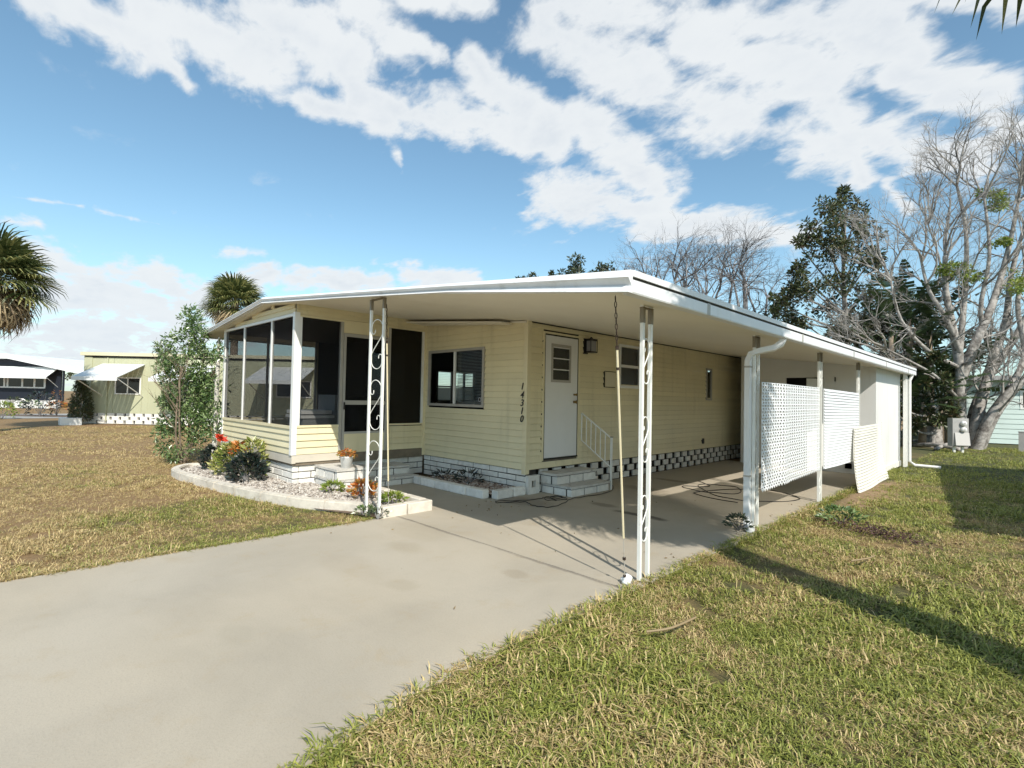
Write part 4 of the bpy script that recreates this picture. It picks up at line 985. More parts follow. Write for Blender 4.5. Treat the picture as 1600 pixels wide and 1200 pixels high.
# ---------------------------------------------------------------- palms
def fan_leaf(mt, seed, n=28, L=.85, droop=.22, pet=.7):
    rnd = np.random.default_rng(seed); b = MB()
    b.tube([(0, 0, 0), (pet*.5, 0, .03), (pet, 0, 0)], [.018, .012, .009], 4)
    for k in range(n):
        a = (k/(n-1)-.5)*R(250)+rnd.normal()*.03; l = L*rnd.uniform(.85, 1.05)*(1-.12*abs(k/(n-1)-.5)); dx, dy = math.cos(a), math.sin(a); w = .027
        base = Vector((pet, 0, 0)); d = Vector((dx, dy, 0)); s = Vector((-dy, dx, 0)); fold = .25*abs(dy)
        p1 = base+d*l*.5+Vector((0, 0, -droop*.12*l+fold*.15)); p2 = base+d*l*.8+Vector((0, 0, -droop*.42*l)); p3 = base+d*l*.93+Vector((0, 0, -droop*.9*l-rnd.uniform(0, .1)))
        b.add([base, p1+s*w, p1-s*w, p2+s*w*.6, p2-s*w*.6, p3], [(0, 1, 2), (1, 3, 4, 2), (3, 5, 4)])
    return b.mesh('frond', mt)
GREENF = [fan_leaf(PALMG, s) for s in (1, 2, 3)]; DEADF = [fan_leaf(PALMB, s, 20, .8, .8, .6) for s in (4, 5)]
def palm(base, H_, R_, label, seed, ng=40, nd=30, hang=1.0):
    rnd = np.random.default_rng(seed); r = root('cabbage_palm', tuple(base), label, 'palm tree'); b = MB(); B = Vector(base)
    pts = []; rr = []
    for k in range(26):
        t = k/25; pts.append(B+Vector((.06*math.sin(t*3), .05*math.sin(t*2.2), H_*t))); rr.append((.20 if k % 2 else .185)*(1+.25*(1-t)**4))
    b.tube(pts, rr, 12); b.build('trunk', PBARK, r, True)
    T = B+Vector((0, 0, H_)); sc_ = R_/1.55
    for k in range(ng+nd):
        dead = k >= ng
        az = k*2.39996+rnd.uniform(-.2, .2)
        if not dead: u = k/ng; el = R(80-105*u+rnd.uniform(-8, 8))
        else: u = (k-ng)/nd; el = R(-32-48*u*hang+rnd.uniform(-10, 10))
        me = (DEADF if dead else GREENF)[rnd.integers(0, 2 if dead else 3)]
        s = sc_*rnd.uniform(.85, 1.08)*(1 if not dead else .92)
        o = link('frond', me, r, loc=(0, 0, H_-.1-(.35*(k-ng)/nd if dead else 0)))
        o.rotation_mode = 'QUATERNION'
        q = Euler((0, 0, az)).to_quaternion() @ Euler((0, -el, 0)).to_quaternion() @ Euler((rnd.uniform(-.4, .4), 0, 0)).to_quaternion()
        o.rotation_quaternion = q; o.scale = (s, s, s)
    return r
pc = at(-14, 436, 17); palm((pc.x, pc.y, -.03), pc.z+.15, 2.08, 'large cabbage palm with shaggy dead skirt at the left edge of the view', 11, 60, 64, .55)
pc = at(366, 476, 28); palm((pc.x, pc.y, -.03), pc.z+.1, 1.95, 'cabbage palm rising behind the left end of the white roof', 12, 60, 50, .6)
palm((6.25, -1.90, -.03), 4.79, 1.52, 'tall palm right of the camera with dead fronds dangling into the top corner', 13, 64, 60, 1.0)

# ---------------------------------------------------------------- trees
def limb(b, pts, r0, r1, n=8):
    P = smooth_pts([tuple(p) for p in pts], 4); k = len(P); b.tube(P, [r0+(r1-r0)*i/(k-1) for i in range(k)], n, cap=False); return [Vector(p) for p in P]
def barecrown(b, stems, rnd, cfg, every, L, r, tips, up=.35, spread=.8):
    for P in stems:
        for i in range(int(len(P)*.25), len(P), every):
            ax = (P[min(i+1, len(P)-1)]-P[max(i-1, 0)]).normalized(); s = ax.orthogonal().normalized(); s.rotate(Matrix.Rotation(rnd.uniform(0, 6.28), 3, ax))
            nd = (ax*math.cos(spread)+s*math.sin(spread)+Vector((0, 0, up))).normalized()
            grow(b, P[i], nd, L*rnd.uniform(.7, 1.15), r, 0, cfg, tips, rnd)
        ax = (P[-1]-P[-2]).normalized()
        for _ in range(3):
            grow(b, P[-1], (ax+Vector(rnd.normal(size=3))*.25).normalized(), L*rnd.uniform(.8, 1.2), r, 0, cfg, tips, rnd)
# big bare tree at the right
D0 = 18.4
rb = at(1522, 700, D0); T = root('bare_tree', (rb.x, rb.y, -.03), 'big multi-stemmed bare tree with pale smooth limbs at the right edge', 'tree')
rnd = np.random.default_rng(5); tb = MB()
A = lambda px, py, D=D0: tuple(at(px, py, D))
stems = [limb(tb, [A(1500, 702), A(1499, 640), A(1500, 575), A(1490, 520), A(1478, 455), A(1476, 400)], .23, .06),
         limb(tb, [A(1503, 590), A(1520, 545, 18.2), A(1545, 490, 18.2), A(1562, 440), A(1578, 380), A(1590, 320)], .17, .05),
         limb(tb, [A(1518, 702), A(1530, 640), A(1552, 560, 18.8), A(1572, 500, 19), A(1580, 430, 19), A(1602, 350, 19)], .20, .05),
         limb(tb, [A(1526, 704, 18.1), A(1545, 655, 18), A(1575, 615, 17.8), A(1610, 585, 17.6), A(1660, 540, 17.4)], .18, .07),
         limb(tb, [A(1532, 700, 18.2), A(1556, 648, 18), A(1590, 605, 18), A(1630, 560, 18.2), A(1670, 480, 18.2)], .15, .05),
         limb(tb, [A(1510, 700, 18.8), A(1522, 640, 19), A(1545, 590, 19.2), A(1590, 520, 19.4), A(1625, 440, 19.4), A(1640, 330, 19.4)], .17, .05),
         limb(tb, [A(1503, 560), A(1480, 500, 18), A(1452, 455, 18), A(1440, 410, 18)], .10, .04),
         limb(tb, [A(1500, 575), A(1450, 548, 17.8), A(1408, 500, 17.6), A(1392, 440, 17.6)], .08, .03),
         limb(tb, [A(1499, 625), A(1462, 588, 17.8), A(1425, 566, 17.6), A(1385, 545, 17.6)], .06, .025),
         limb(tb, [A(1553, 560, 18.6), A(1532, 490, 18.2), A(1546, 400, 18), A(1538, 310, 18)], .10, .035),
         limb(tb, [A(1560, 630, 18), A(1600, 560, 18.2), A(1590, 470, 18.6), A(1612, 380, 18.8), A(1600, 290, 18.8)], .11, .035),
         limb(tb, [A(1490, 520), A(1455, 480, 19), A(1470, 420, 19.2), A(1450, 350, 19.2)], .07, .025),
         limb(tb, [A(1497, 570, 18.4), A(1504, 500, 18.4), A(1510, 420, 18.5), A(1508, 350, 18.5), A(1495, 290, 18.6)], .11, .04)]
cfg = [(6, .62, .65, 6, 5, .17, .05), (5, .6, .65, 5, 4, .19, .03), (5, .6, .6, 4, 3, .2, .02), (0, .5, .5, 3, 3, .16, .02)]
tips = []; barecrown(tb, stems, rnd, cfg, 3, 1.9, .040, tips, .22, .95)
tb.build('trunk', BARK, T, True)
lf = MB()
for (px, py, rr) in ((1548, 305, .35), (1560, 318, .3), (1498, 425, .35), (1515, 432, .35), (1480, 420, .25), (1570, 378, .25), (1590, 455, .45), (1604, 440, .4)):
    for _ in range(5): c = at(px, py, 18.2)+Vector(rnd.normal(size=3))*rr*.45; clump(lf, c, rr*.6, 50, .13, .4, .2, .5)
lf.build('foliage', LEAFL, T)
# bare trees behind the roof
def bare_tree(px, top, D, label, seed, wpx, stemsn=7, spread=1.0):
    rnd = np.random.default_rng(seed); base = at(px, 640, D); T = root('bare_tree', (base.x, base.y, -.03), label, 'tree', 'bare trees behind the carport roof')
    b = MB(); tips = []; st = []; topz = at(px, top, D).z; Wm = wpx/FPX*D
    for k in range(stemsn):
        u = (k+.5)/stemsn-.5; dep = rnd.uniform(-.5, .5)*Wm*.5
        e = base+rgt*(u*Wm*.62)+Vector((-.7, .7, 0))*dep; e.z = topz*(.70-.22*abs(u))
        m1 = base.lerp(e, .45)+Vector(rnd.normal(size=3))*.25; m1.z = 1.2+e.z*.3
        st.append(limb(b, [(base.x, base.y, -.03), tuple(base.lerp(m1, .4).to_2d().to_3d()+Vector((0, 0, m1.z*.45))), tuple(m1), tuple(m1.lerp(e, .55)+Vector(rnd.normal(size=3))*.2), tuple(e)], .16, .05, 6))
    cf = [(5, .66, .75, 6, 4, .2, .02), (5, .62, .7, 5, 3, .2, .01), (4, .6, .6, 4, 3, .2, .01), (0, .5, .5, 2, 3, .12, .02)]
    barecrown(b, st, rnd, cf, 4, (topz)*.20, .045, tips, .12, 1.0)
    b.build('trunk', TWIG, T); return T
bare_tree(1050, 345, 27, 'bare pale-twigged tree behind the roof corner, left of its twin', 21, 230, 9)
bare_tree(1160, 335, 30, 'bare pale-twigged tree between its twin and the dark leafy tree', 22, 230, 9)
bare_tree(1395, 440, 24, 'thin bare tree crown just right of the dark leafy tree', 23, 170, 7)
# dark leafy tree
def leafy_tree(px, D, lobes, label, seed, nper, s, mt, trunkr=.18, name='leafy_tree', cl=.5):
    rnd = np.random.default_rng(seed); base = at(px, 640, D); T = root(name, (base.x, base.y, -.03), label, 'tree'); b = MB(); lf = MB()
    top_ = max(at(px, y, D).z for _, y, _ in lobes)
    main = limb(b, [(base.x, base.y, -.03), (base.x+.1, base.y, top_*.35), (base.x-.1, base.y+.1, top_*.65), (base.x, base.y, top_*.92)], trunkr, .04, 8)
    for (lx, ly, lr) in lobes:
        c = at(lx, ly, D+rnd.uniform(-1, 1)); rm = lr/FPX*D
        i = max(0, min(len(main)-1, int(len(main)*(c.z/top_*.8)))); limb(b, [tuple(main[i]), tuple(main[i].lerp(c, .5)+Vector((0, 0, -.1))), tuple(c)], .06, .02, 5)
        for _ in range(max(3, int(7*rm*rm)+3)):
            v = rnd.normal(size=3); v /= np.linalg.norm(v); v *= rnd.uniform(.35, 1); q_ = c+Vector(v)*rm
            limb(b, [tuple(c), tuple(q_)], .018, .008, 3)
            clump(lf, q_, rm*cl*rnd.uniform(.5, 1), nper, s, .42, .1)
    b.build('trunk', BARK, T); lf.build('crown', mt, T); return T
leafy_tree(1320, 25, [(1310, 305, 16), (1300, 330, 28), (1335, 335, 26), (1280, 360, 26), (1320, 365, 34), (1355, 370, 22), (1250, 385, 22), (1300, 400, 34), (1365, 395, 20), (1345, 410, 24), (1245, 420, 22), (1265, 450, 28), (1370, 425, 18), (1320, 440, 26), (1240, 455, 20), (1290, 480, 26), (1350, 460, 20), (1225, 490, 26), (1250, 500, 28), (1320, 500, 28), (1210, 470, 14)],
           'tall dark evergreen tree with ragged crown rising behind the carport', 31, 62, .20, LEAFD, .2)
leafy_tree(1400, 22, [(1395, 490, 26), (1380, 520, 30), (1420, 520, 26), (1360, 500, 24), (1340, 530, 26), (1440, 490, 22), (1300, 530, 24), (1450, 530, 22), (1410, 555, 30)], 'dark low tree mass just above the rear end of the roof', 32, 85, .19, LEAFD, .14)
leafy_tree(905, 30, [(905, 418, 20), (890, 428, 16), (920, 430, 14)], 'small round treetop peeping above the roof, middle one of three', 33, 60, .20, LEAFG, .12, cl=.45)
leafy_tree(948, 30, [(940, 425, 18), (960, 432, 12), (975, 440, 10)], 'pale green treetop showing just left of the roof corner', 34, 60, .20, LEAFG, .12, cl=.45)
leafy_tree(850, 30, [(815, 438, 9), (835, 434, 9), (860, 432, 10), (880, 436, 10)], 'flat sliver of treetop above the roof, leftmost of three', 35, 50, .18, LEAFG, .12, cl=.45)
leafy_tree(1480, 27, [(1470, 610, 30), (1500, 625, 35), (1430, 620, 30), (1545, 640, 30), (1400, 640, 30), (1580, 640, 24), (1620, 630, 30), (1450, 655, 25), (1350, 600, 40)], 'dense dark hedge-like tree filling the back of the right lawn', 36, 60, .22, LEAFD, .2)

leafy_tree(1455, 18.7, [(1440, 640, 22), (1472, 652, 24), (1425, 668, 15), (1486, 622, 18), (1412, 640, 14), (1450, 600, 20), (1478, 585, 16), (1430, 575, 16), (1460, 560, 14), (1400, 600, 14)], 'dense dark undergrowth filling the gap left of the bare tree', 38, 110, .16, LEAFD, .08)
# giant bird-of-paradise clumps (paddle leaves)
def paddle_mesh(seed, L=1.5, w=.24):
    rnd = np.random.default_rng(seed); b = MB(); n = 12; pet = 1.1
    b.tube([(0, 0, 0), (pet*.55, 0, .06), (pet, 0, .02)], [.03, .022, .012], 4)
    for k in range(n):
        t0, t1 = k/n, (k+1)/n; 
        def P(t): return Vector((pet+L*t, 0, .02-.5*L*t*t*.8))
        def wd(t): return w*math.sin(math.pi*min(1, .08+t*.9))**.6
        for s in (-1, 1):
            if rnd.uniform() < .15: continue
            dr = rnd.uniform(.1, .45); g = .12
            a, c = P(t0), P(t1-(t1-t0)*g)
            b.add([a, c, c+Vector((.03, s*wd(t1), -dr*wd(t1))), a+Vector((.03, s*wd(t0+.02), -dr*wd(t0)))], [(0, 1, 2, 3)])
    return b.mesh('paddle_leaf', PADDLE)
PAD = [paddle_mesh(s) for s in (1, 2, 3)]
def bop(px, D, h, label, seed, n=16, s=1.0, brown=False):
    rnd = np.random.default_rng(seed); base = at(px, 690, D); r = root('bird_of_paradise', (base.x, base.y, -.03), label, 'plant', 'paddle-leaved plants under the bare tree'); b = MB()
    hh = h-1.4*s
    b.tube([(base.x, base.y, -.03), (base.x+.05, base.y, hh*.5), (base.x, base.y, hh)], [.13, .11, .08], 8); b.build('trunk', PBARK, r, True)
    for k in range(n):
        az = rnd.uniform(0, 6.28); el = R(rnd.uniform(15, 78)); o = link('paddle_leaf', PAD[k % 3], r, loc=(0, 0, max(.1, hh*rnd.uniform(.72, 1.0))))
        o.rotation_euler = (rnd.uniform(-.5, .5), -el, az); o.scale = (s*rnd.uniform(.8, 1.1),)*3
for i, (px, D, h, s, lb) in enumerate(((1392, 19, 5.4, 1.0, 'paddle-leaved plant rising behind the shed corner'), (1420, 20.5, 6.6, 1.0, 'tall dark paddle-leaved plant left of the bare tree'), (1452, 19.5, 6.0, 1.1, 'tallest paddle-leaved plant with brown trunk by the bare tree'), (1478, 20.5, 4.6, 1.0, 'paddle-leaved plant directly behind the first bare stem'),
                                    (1440, 18.6, 2.7, .8, 'short paddle-leaved plant above the dappled stump'), (1470, 18.8, 3.0, .85, 'low dark paddle-leaved plant behind the meter box'), (1488, 19.2, 3.6, .8, 'leaning paddle-leaved plant close to the tree trunk'), (1415, 18.6, 2.6, .75, 'low paddle-leaved plant next to the shed post'))):
    bop(px, D, h, lb, 40+i, 18, s)
st = at(1457, 692, 18.9); o = MB().tube([(st.x, st.y, -.05), (st.x, st.y, .25), (st.x+.02, st.y, .75), (st.x, st.y, 1.1)], [.36, .30, .27, .22], 12).build('tree_stump', BARK, smooth=True); tag(o, 'thick pale dappled stump among dark leaves left of the meter box', 'stump')
for i, (a, c, rr, lb) in enumerate((((1428, 697), (1500, 704), .07, 'long grey fallen branch lying at the foot of the trees'), ((1424, 690), (1470, 699), .05, 'brown fallen branch lying behind the grey one'), ((1462, 703), (1496, 697), .06, 'short pale log leaning toward the meter box'))):
    p, q2 = grd(*a), grd(*c); m_ = p.lerp(q2, .5)+Vector((0, 0, .12)); o = MB().tube(smooth_pts([tuple(p+Vector((0, 0, .03))), tuple(m_), tuple(q2+Vector((0, 0, .03)))], 5), rr, 7).build('fallen_branch', BARK, smooth=True); tag(o, lb, 'branch')
for i, (px, py, L, lb) in enumerate(((1010, 1000, .28, 'bent pale twig lying in the near right lawn'), (1330, 885, .2, 'short dry twig lying in lawn beyond the trunk shadow'))):
    p = grd(px, py); o = MB().tube(smooth_pts([tuple(p+Vector((0, 0, .05))), tuple(p+Vector((.1, .12, .07))), tuple(p+Vector((.12, .12+L, .06)))], 4), .008, 5).build('twig', PALMB); tag(o, lb, 'twig')

# ---------------------------------------------------------------- meter pedestal
mp_ = grd(1497, 706); MR = root('meter_pedestal', (mp_.x, mp_.y, -.03), 'grey electric meter pedestal with two round meters at the foot of bare tree', 'meter box')
GREY = mat('grey_paint', (.36, .35, .34), .5, .1, 5)
def rl(x, y, z): return Vector((mp_.x, mp_.y, 0))+Vector((.80, .60, 0))*x+Vector((.60, -.80, 0))*y+Vector((0, 0, z))
def rbox(x0, x1, y0, y1, z0, z1, mt, nm, par, dy=0): return MB().hexa([rl(x0, y0, z0), rl(x1, y0, z0), rl(x1, y1, z0), rl(x0, y1, z0), rl(x0, y0, z1), rl(x1, y0, z1), rl(x1, y1+dy, z1), rl(x0, y1+dy, z1)][:]).build(nm, mt, par)
bx = rbox(-.23, .23, -.12, .12, .18, 1.08, GREY, 'cabinet', MR); rbox(-.18, .23, .12, .20, .22, .62, mat('grey_light', (.50, .48, .46), .5), 'lower_door', MR, -.06)  # lower door in a lighter grey, sunlight put into its colour
for z in (.92, .72):
    c = rl(.06, .12, z); MB().tube([c, c+Vector((.6, -.8, 0))*.05, c+Vector((.6, -.8, 0))*.09], [.085, .08, .07], 16).build('meter_dial', mat('meter_glass', (.72, .72, .70), .15), MR, True)
    MB().tube([c+Vector((.6, -.8, 0))*.088, c+Vector((.6, -.8, 0))*.093], .03, 10).build('dial_plate', GREY, MR)
for x in (-.12, .12): rbox(x-.03, x+.03, -.03, .03, -.03, .18, PVC, 'leg', MR)
rp = grd(1596, 704); RP = root('utility_post', (rp.x, rp.y, 0), 'short weathered grey post at the far right edge of the lawn', 'post')
MB().box((rp.x-.07, rp.y-.07, -.03), (rp.x+.07, rp.y+.07, .62)).build('post', GREY, RP); MB().box((rp.x-.08, rp.y-.08, .62), (rp.x+.08, rp.y+.08, .65)).build('cap', GREY, RP)

# ---------------------------------------------------------------- neighbouring houses
TURQ = mat('turquoise_siding', (.55, .66, .64), .55, .05, 1)
NB = root('turquoise_home', (4, 23, 0), 'pale turquoise clapboard home behind the bare tree at right', 'house')
siding(NB, (3.2, 22.6, 0), R(18), 9, .0, 2.6, .2, openings=[(2.0, 3.6, 1.45, 2.1)], mt=TURQ)
cs, sn = math.cos(R(18)), math.sin(R(18))
def tl(x, y, z): return Vector((3.2+cs*x-sn*y, 22.6+sn*x+cs*y, z))
def tbox(x0, x1, y0, y1, z0, z1, mt, nm, par=None): return MB().hexa([tl(x0, y0, z0), tl(x1, y0, z0), tl(x1, y1, z0), tl(x0, y1, z0), tl(x0, y0, z1), tl(x1, y0, z1), tl(x1, y1, z1), tl(x0, y1, z1)]).build(nm, mt, par or NB)
tbox(.02, .06, .02, 8, 0, 2.6, TURQ, 'side_wall'); tbox(.06, 9, .05, .06, 0, 1.4, DARKROOM, 'inner_lining'); tbox(.06, 9, 3, 3.1, 0, 2.5, DARKROOM, 'inner_lining')
w_ = tbox(2.0, 3.6, -.03, .01, 1.40, 1.47, TRIM, 'window'); tbox(2.0, 3.6, -.03, .01, 2.08, 2.15, TRIM, 'frame', w_); tbox(2.0, 2.08, -.03, .01, 1.47, 2.08, TRIM, 'frame', w_); tbox(3.52, 3.6, -.03, .01, 1.47, 2.08, TRIM, 'frame', w_); tbox(2.08, 3.52, -.01, .0, 1.47, 2.08, GLASS, 'pane', w_)
for x in (2.45, 2.95): tbox(x, x+.05, -.03, .01, 1.47, 2.08, TRIM, 'frame', w_)
MB().hexa([tl(-.5, -.5, 2.55), tl(9.4, -.5, 2.55), tl(9.4, 8, 2.9), tl(-.5, 8, 2.9), tl(-.5, -.5, 2.72), tl(9.4, -.5, 2.72), tl(9.4, 8, 3.1), tl(-.5, 8, 3.1)]).build('roof', mat('grey_roof', (.35, .35, .36), .7), NB)

# neighbour at left: 45 degrees across
YG = mat('yellow_green_wall', (.47, .48, .33), .55, .04, 1)
G0 = grd(130, 661); u_ = Vector((.7071, .7071, 0)); n_ = Vector((.7071, -.7071, 0))
NA = root('yellow_green_home', (G0.x, G0.y, 0), 'pale yellow-green mobile home with white awnings beyond the dry lawn', 'house')
def nl(u, o, z): return G0+u_*u+n_*o+Vector((0, 0, z))
def nbox(u0, u1, o0, o1, z0, z1, mt, nm, par=None): return MB().hexa([nl(u0, o1, z0), nl(u1, o1, z0), nl(u1, o0, z0), nl(u0, o0, z0), nl(u0, o1, z1), nl(u1, o1, z1), nl(u1, o0, z1), nl(u0, o0, z1)]).build(nm, mt, par or NA)
LEN = 14.5
k = 0; u0 = 0.0
while u0 < LEN: nbox(u0+.004, u0+1.216, -.05, 0, .45, 2.86, YG, 'wall_panel'); u0 += 1.22
nbox(0, LEN, -.08, -.052, .45, 2.86, DARKT, 'wall_backing')
nbox(-.06, .0, -4, .01, .45, 2.9, YG, 'end_wall'); nbox(-.02, .30, .0, .03, .45, 2.9, YG, 'corner_board')
for u in np.arange(.3, LEN, .30): nbox(u, u+.012, .0, .006, .45, 2.8, YG, 'batten')
nbox(-.15, LEN+.2, -4.2, .12, 2.88, 3.02, mat('pale_yellow_fascia', (.66, .62, .44), .5), 'roof'); nbox(0, LEN, .0, .03, 2.80, 2.87, DARKT, 'eave_gap')
blk = box_mesh('skirt_block', .29, .1, .145, BLOCK, .0); ra = math.atan2(u_.y, u_.x)
for c in range(3):
    u = 0 if c % 2 else .2
    while u < LEN-.3:
        p = nl(u, .0, c*.15)-G0; link('skirt_block', blk, NA, loc=(p.x, p.y, p.z), rot=(0, 0, ra)); u += .40
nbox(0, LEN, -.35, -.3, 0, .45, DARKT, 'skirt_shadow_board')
for c in range(4): nbox(0, LEN, -.08, -.01, max(0, c*.15-.012), c*.15+.012, BLOCK, 'skirt_bed_joint')
def awning(par, ua, ub, top_z, low_z, proj, nlf, mt, inset=.0):
    a = MB(); nr = 8
    for k in range(nr):
        t0, t1 = k/nr, (k+1)/nr
    w = 9; us = np.linspace(ua, ub, w+1)
    for i in range(w):
        a.hexa([nlf(us[i]+.01, .03, top_z), nlf(us[i+1]-.005, .03, top_z), nlf(us[i+1]-.005, proj, low_z), nlf(us[i]+.01, proj, low_z), nlf(us[i]+.01, .03, top_z+.03), nlf(us[i+1]-.005, .03, top_z+.03), nlf(us[i+1]-.005, proj, low_z+.03), nlf(us[i]+.01, proj, low_z+.03)])
    a.hexa([nlf(ua, proj, low_z-.12), nlf(ub, proj, low_z-.12), nlf(ub, proj+.03, low_z-.12), nlf(ua, proj+.03, low_z-.12), nlf(ua, proj, low_z+.03), nlf(ub, proj, low_z+.03), nlf(ub, proj+.03, low_z+.03), nlf(ua, proj+.03, low_z+.03)])
    o = a.build('awning', mt, par)
    for uu in (ua+.05, ub-.05): MB().tube([nlf(uu, .03, low_z-.75), nlf(uu, proj, low_z)], .02, 5).build('strut', mt, o)
    return o
AWN = mat('awning_white', (.74, .76, .76), .45, .03, 3)
def nwindow(par, u0, u1, z0, z1, nlf, bx_, mt=TRIM):
    w = bx_(u0, u1, .005, .035, z0, z0+.05, mt, 'window', par); bx_(u0, u1, .005, .035, z1-.05, z1, mt, 'frame', w)
    mid = (u0+u1)/2
    for a in (u0, mid-.03, u1-.05): bx_(a, a+.05, .005, .035, z0+.05, z1-.05, mt, 'frame', w)
    bx_(u0+.05, mid-.03, .008, .012, z0+.05, z1-.05, mat('dark_glass', (.02, .022, .025), .08), 'pane', w); bx_(mid+.02, u1-.05, .008, .012, z0+.05, z1-.05, MATS['dark_glass'], 'pane', w)
for a, bb in ((.75, 2.55), (3.8, 5.75), (7.6, 9.8)):
    awning(NA, a, bb, 2.52, 1.92, 1.55, nl, AWN); nwindow(NA, a+.55, bb-.15, 1.25, 1.98, nl, nbox)
nbox(.95, .99, .01, .05, .1, 2.8, YG, 'drain_pipe')
# arborvitae and pot
ab = nl(.22, .42, 0); AV = root('conical_evergreen', tuple(ab), 'dark conical evergreen at the left corner of the yellow-green home', 'shrub'); lf = MB(); t_ = MB(); t_.tube([ab, ab+Vector((0, 0, 1.6))], [.05, .02], 6); t_.build('trunk', BARK, AV)
for i in range(160):
    z = rng.uniform(.2, 1.75); rr = .30*(1-(z/1.85)**2.5)+.05; a = rng.uniform(0, 6.28); clump(lf, ab+Vector((math.cos(a)*rr*.8, math.sin(a)*rr*.8, z)), .14, 20, .10, .35, .2)
lf.build('foliage', LEAFD, AV)
pw = nl(.12, .80, 0); o = MB().box((pw.x-.34, pw.y-.34, -.03), (pw.x+.34, pw.y+.34, .26)); PT = o.build('planter_box', PVC); tag(PT, 'low white planter box under the conical evergreen', 'planter')

# navy house beyond the side street
NAVY = mat('navy_wall', (.009, .013, .024), .6, .1, 1)
C0 = at(-60, 604, 40); C0 = Vector((C0.x, C0.y, 0)); 
NV = root('navy_home', (C0.x, C0.y, 0), 'dark navy home with white gabled roof across the side street', 'house')
def vl(u, o, z): return C0+u_*u+n_*o+Vector((0, 0, z))
def vbox(u0, u1, o0, o1, z0, z1, mt, nm, par=None): return MB().hexa([vl(u0, o1, z0), vl(u1, o1, z0), vl(u1, o0, z0), vl(u0, o0, z0), vl(u0, o1, z1), vl(u1, o1, z1), vl(u1, o0, z1), vl(u0, o0, z1)]).build(nm, mt, par or NV)
U = lambda px: (px+60)/FPX*40
vbox(-2, U(95), -.1, 0, .5, 3.0, NAVY, 'front_wall')
MB().prism([(0, 0), (1, 0), (1, 1)], 'z', 0, .01)
gb = MB(); gb.add([vl(-2, 0, 3.0), vl(U(95), 0, 3.0), vl(U(95), 0, 3.02), vl(U(20), 0, 3.75), vl(-2, 0, 3.55), vl(-2, -.1, 3.0), vl(U(95), -.1, 3.0), vl(U(95), -.1, 3.02), vl(U(20), -.1, 3.75), vl(-2, -.1, 3.55)], [(0, 1, 2, 3, 4), (9, 8, 7, 6, 5), (0, 5, 6, 1), (1, 6, 7, 2), (2, 7, 8, 3), (3, 8, 9, 4), (4, 9, 5, 0)]); gb.build('gable', NAVY, NV)
def roofseg(ua, za, ub, zb, nm='roof'):
    MB().hexa([vl(ua, .6, za-.36), vl(ub, .6, zb-.36), vl(ub, -8, zb-.36), vl(ua, -8, za-.36), vl(ua, .6, za), vl(ub, .6, zb), vl(ub, -8, zb), vl(ua, -8, za)]).build(nm, ROOFW, NV)
roofseg(-2.5, 3.95, U(20), 4.02); roofseg(U(20)+.002, 4.02, U(140), 2.88)
vbox(U(104), U(106), .3, .4, .2, 3.0, NAVY, 'carport_post'); vbox(U(95), U(135), -6, -5.9, .0, 2.0, mat('blue_wall', (.05, .10, .2), .6), 'rear_wall'); vbox(U(95), U(140), -1.5, -1.4, 2.35, 2.9, GREY, 'carport_beam')
awning(NV, -1.5, U(92), 3.05, 2.28, 1.1, vl, AWN)
w_ = vbox(-1.8, U(71), .01, .04, 1.42, 1.52, TRIM, 'window'); vbox(-1.8, U(71), .01, .04, 2.25, 2.33, TRIM, 'frame', w_)
for px in (-30, 7, 12, 35, 54, 70): vbox(U(px)-.06, U(px)+.08, .01, .045, 1.52, 2.25, TRIM, 'frame', w_)
vbox(-1.8, U(71), .012, .02, 1.52, 2.25, MATS['dark_glass'], 'pane', w_)
vbox(-2, U(95), -.05, .02, 0, .5, GREY, 'skirting')
LW = root('low_block_wall', tuple(vl(0, 3, 0)), 'low white pierced block wall in front of the navy home', 'wall')
for i in range(22):
    uu = -1+i*.5
    if i in (9, 15): continue
    link('block', box_mesh('block', .47, .2, .5 if i % 3 else .62, PVC), LW, loc=tuple(u_*(uu)+n_*0), rot=(0, 0, ra))
for i, (px, w, h, mt_, lb) in enumerate(((20, .5, .7, LEAFG, 'small grey agave before the navy home wall, far left'), (48, .6, .5, LEAFB, 'low green plant before the navy home wall'), (90, .5, .45, ORANGEF, 'reddish plant by the right end of the low white wall'))):
    p = at(px, 635, 36); garden_plant('border_plant', p.x, p.y, 0, w, h, .22, 90, mt_, lb, w=.3)
p = at(62, 655, 27); SH = garden_plant('dark_shrub', p.x, p.y, -.03, .75, 1.2, .2, 240, CROTD, 'dark leggy shrub growing at the edge of the side street', 'shrub', w=.3, stems=14)
p = at(88, 655, 27.5); garden_plant('red_stemmed_shrub', p.x, p.y, -.03, .5, 1.3, .10, 60, ORANGEF, 'thin red-stemmed shrub right of the dark leggy one', 'shrub', w=.25, stems=18)
p = at(3, 655, 24); garden_plant('bright_shrub', p.x, p.y, -.03, .55, .75, .14, 240, LEAFL, 'bright green shrub at the extreme left of the lawn edge', 'shrub', w=.4)
flat('hedge_mulch', [tuple((at(-80, 660, 26.5)).to_2d()), tuple((at(150, 660, 26.5)).to_2d()), tuple((at(150, 660, 28.3)).to_2d()), tuple((at(-80, 660, 28.3)).to_2d())], -.01, SOIL)  # dark soil-coloured strip standing for a shadow along the lawn edge
leafy_tree(120, 60, [(118, 583, 7), (128, 586, 6), (108, 588, 6)], 'far treetop between the navy and the yellow-green homes', 37, 20, .3, LEAFD, .2)
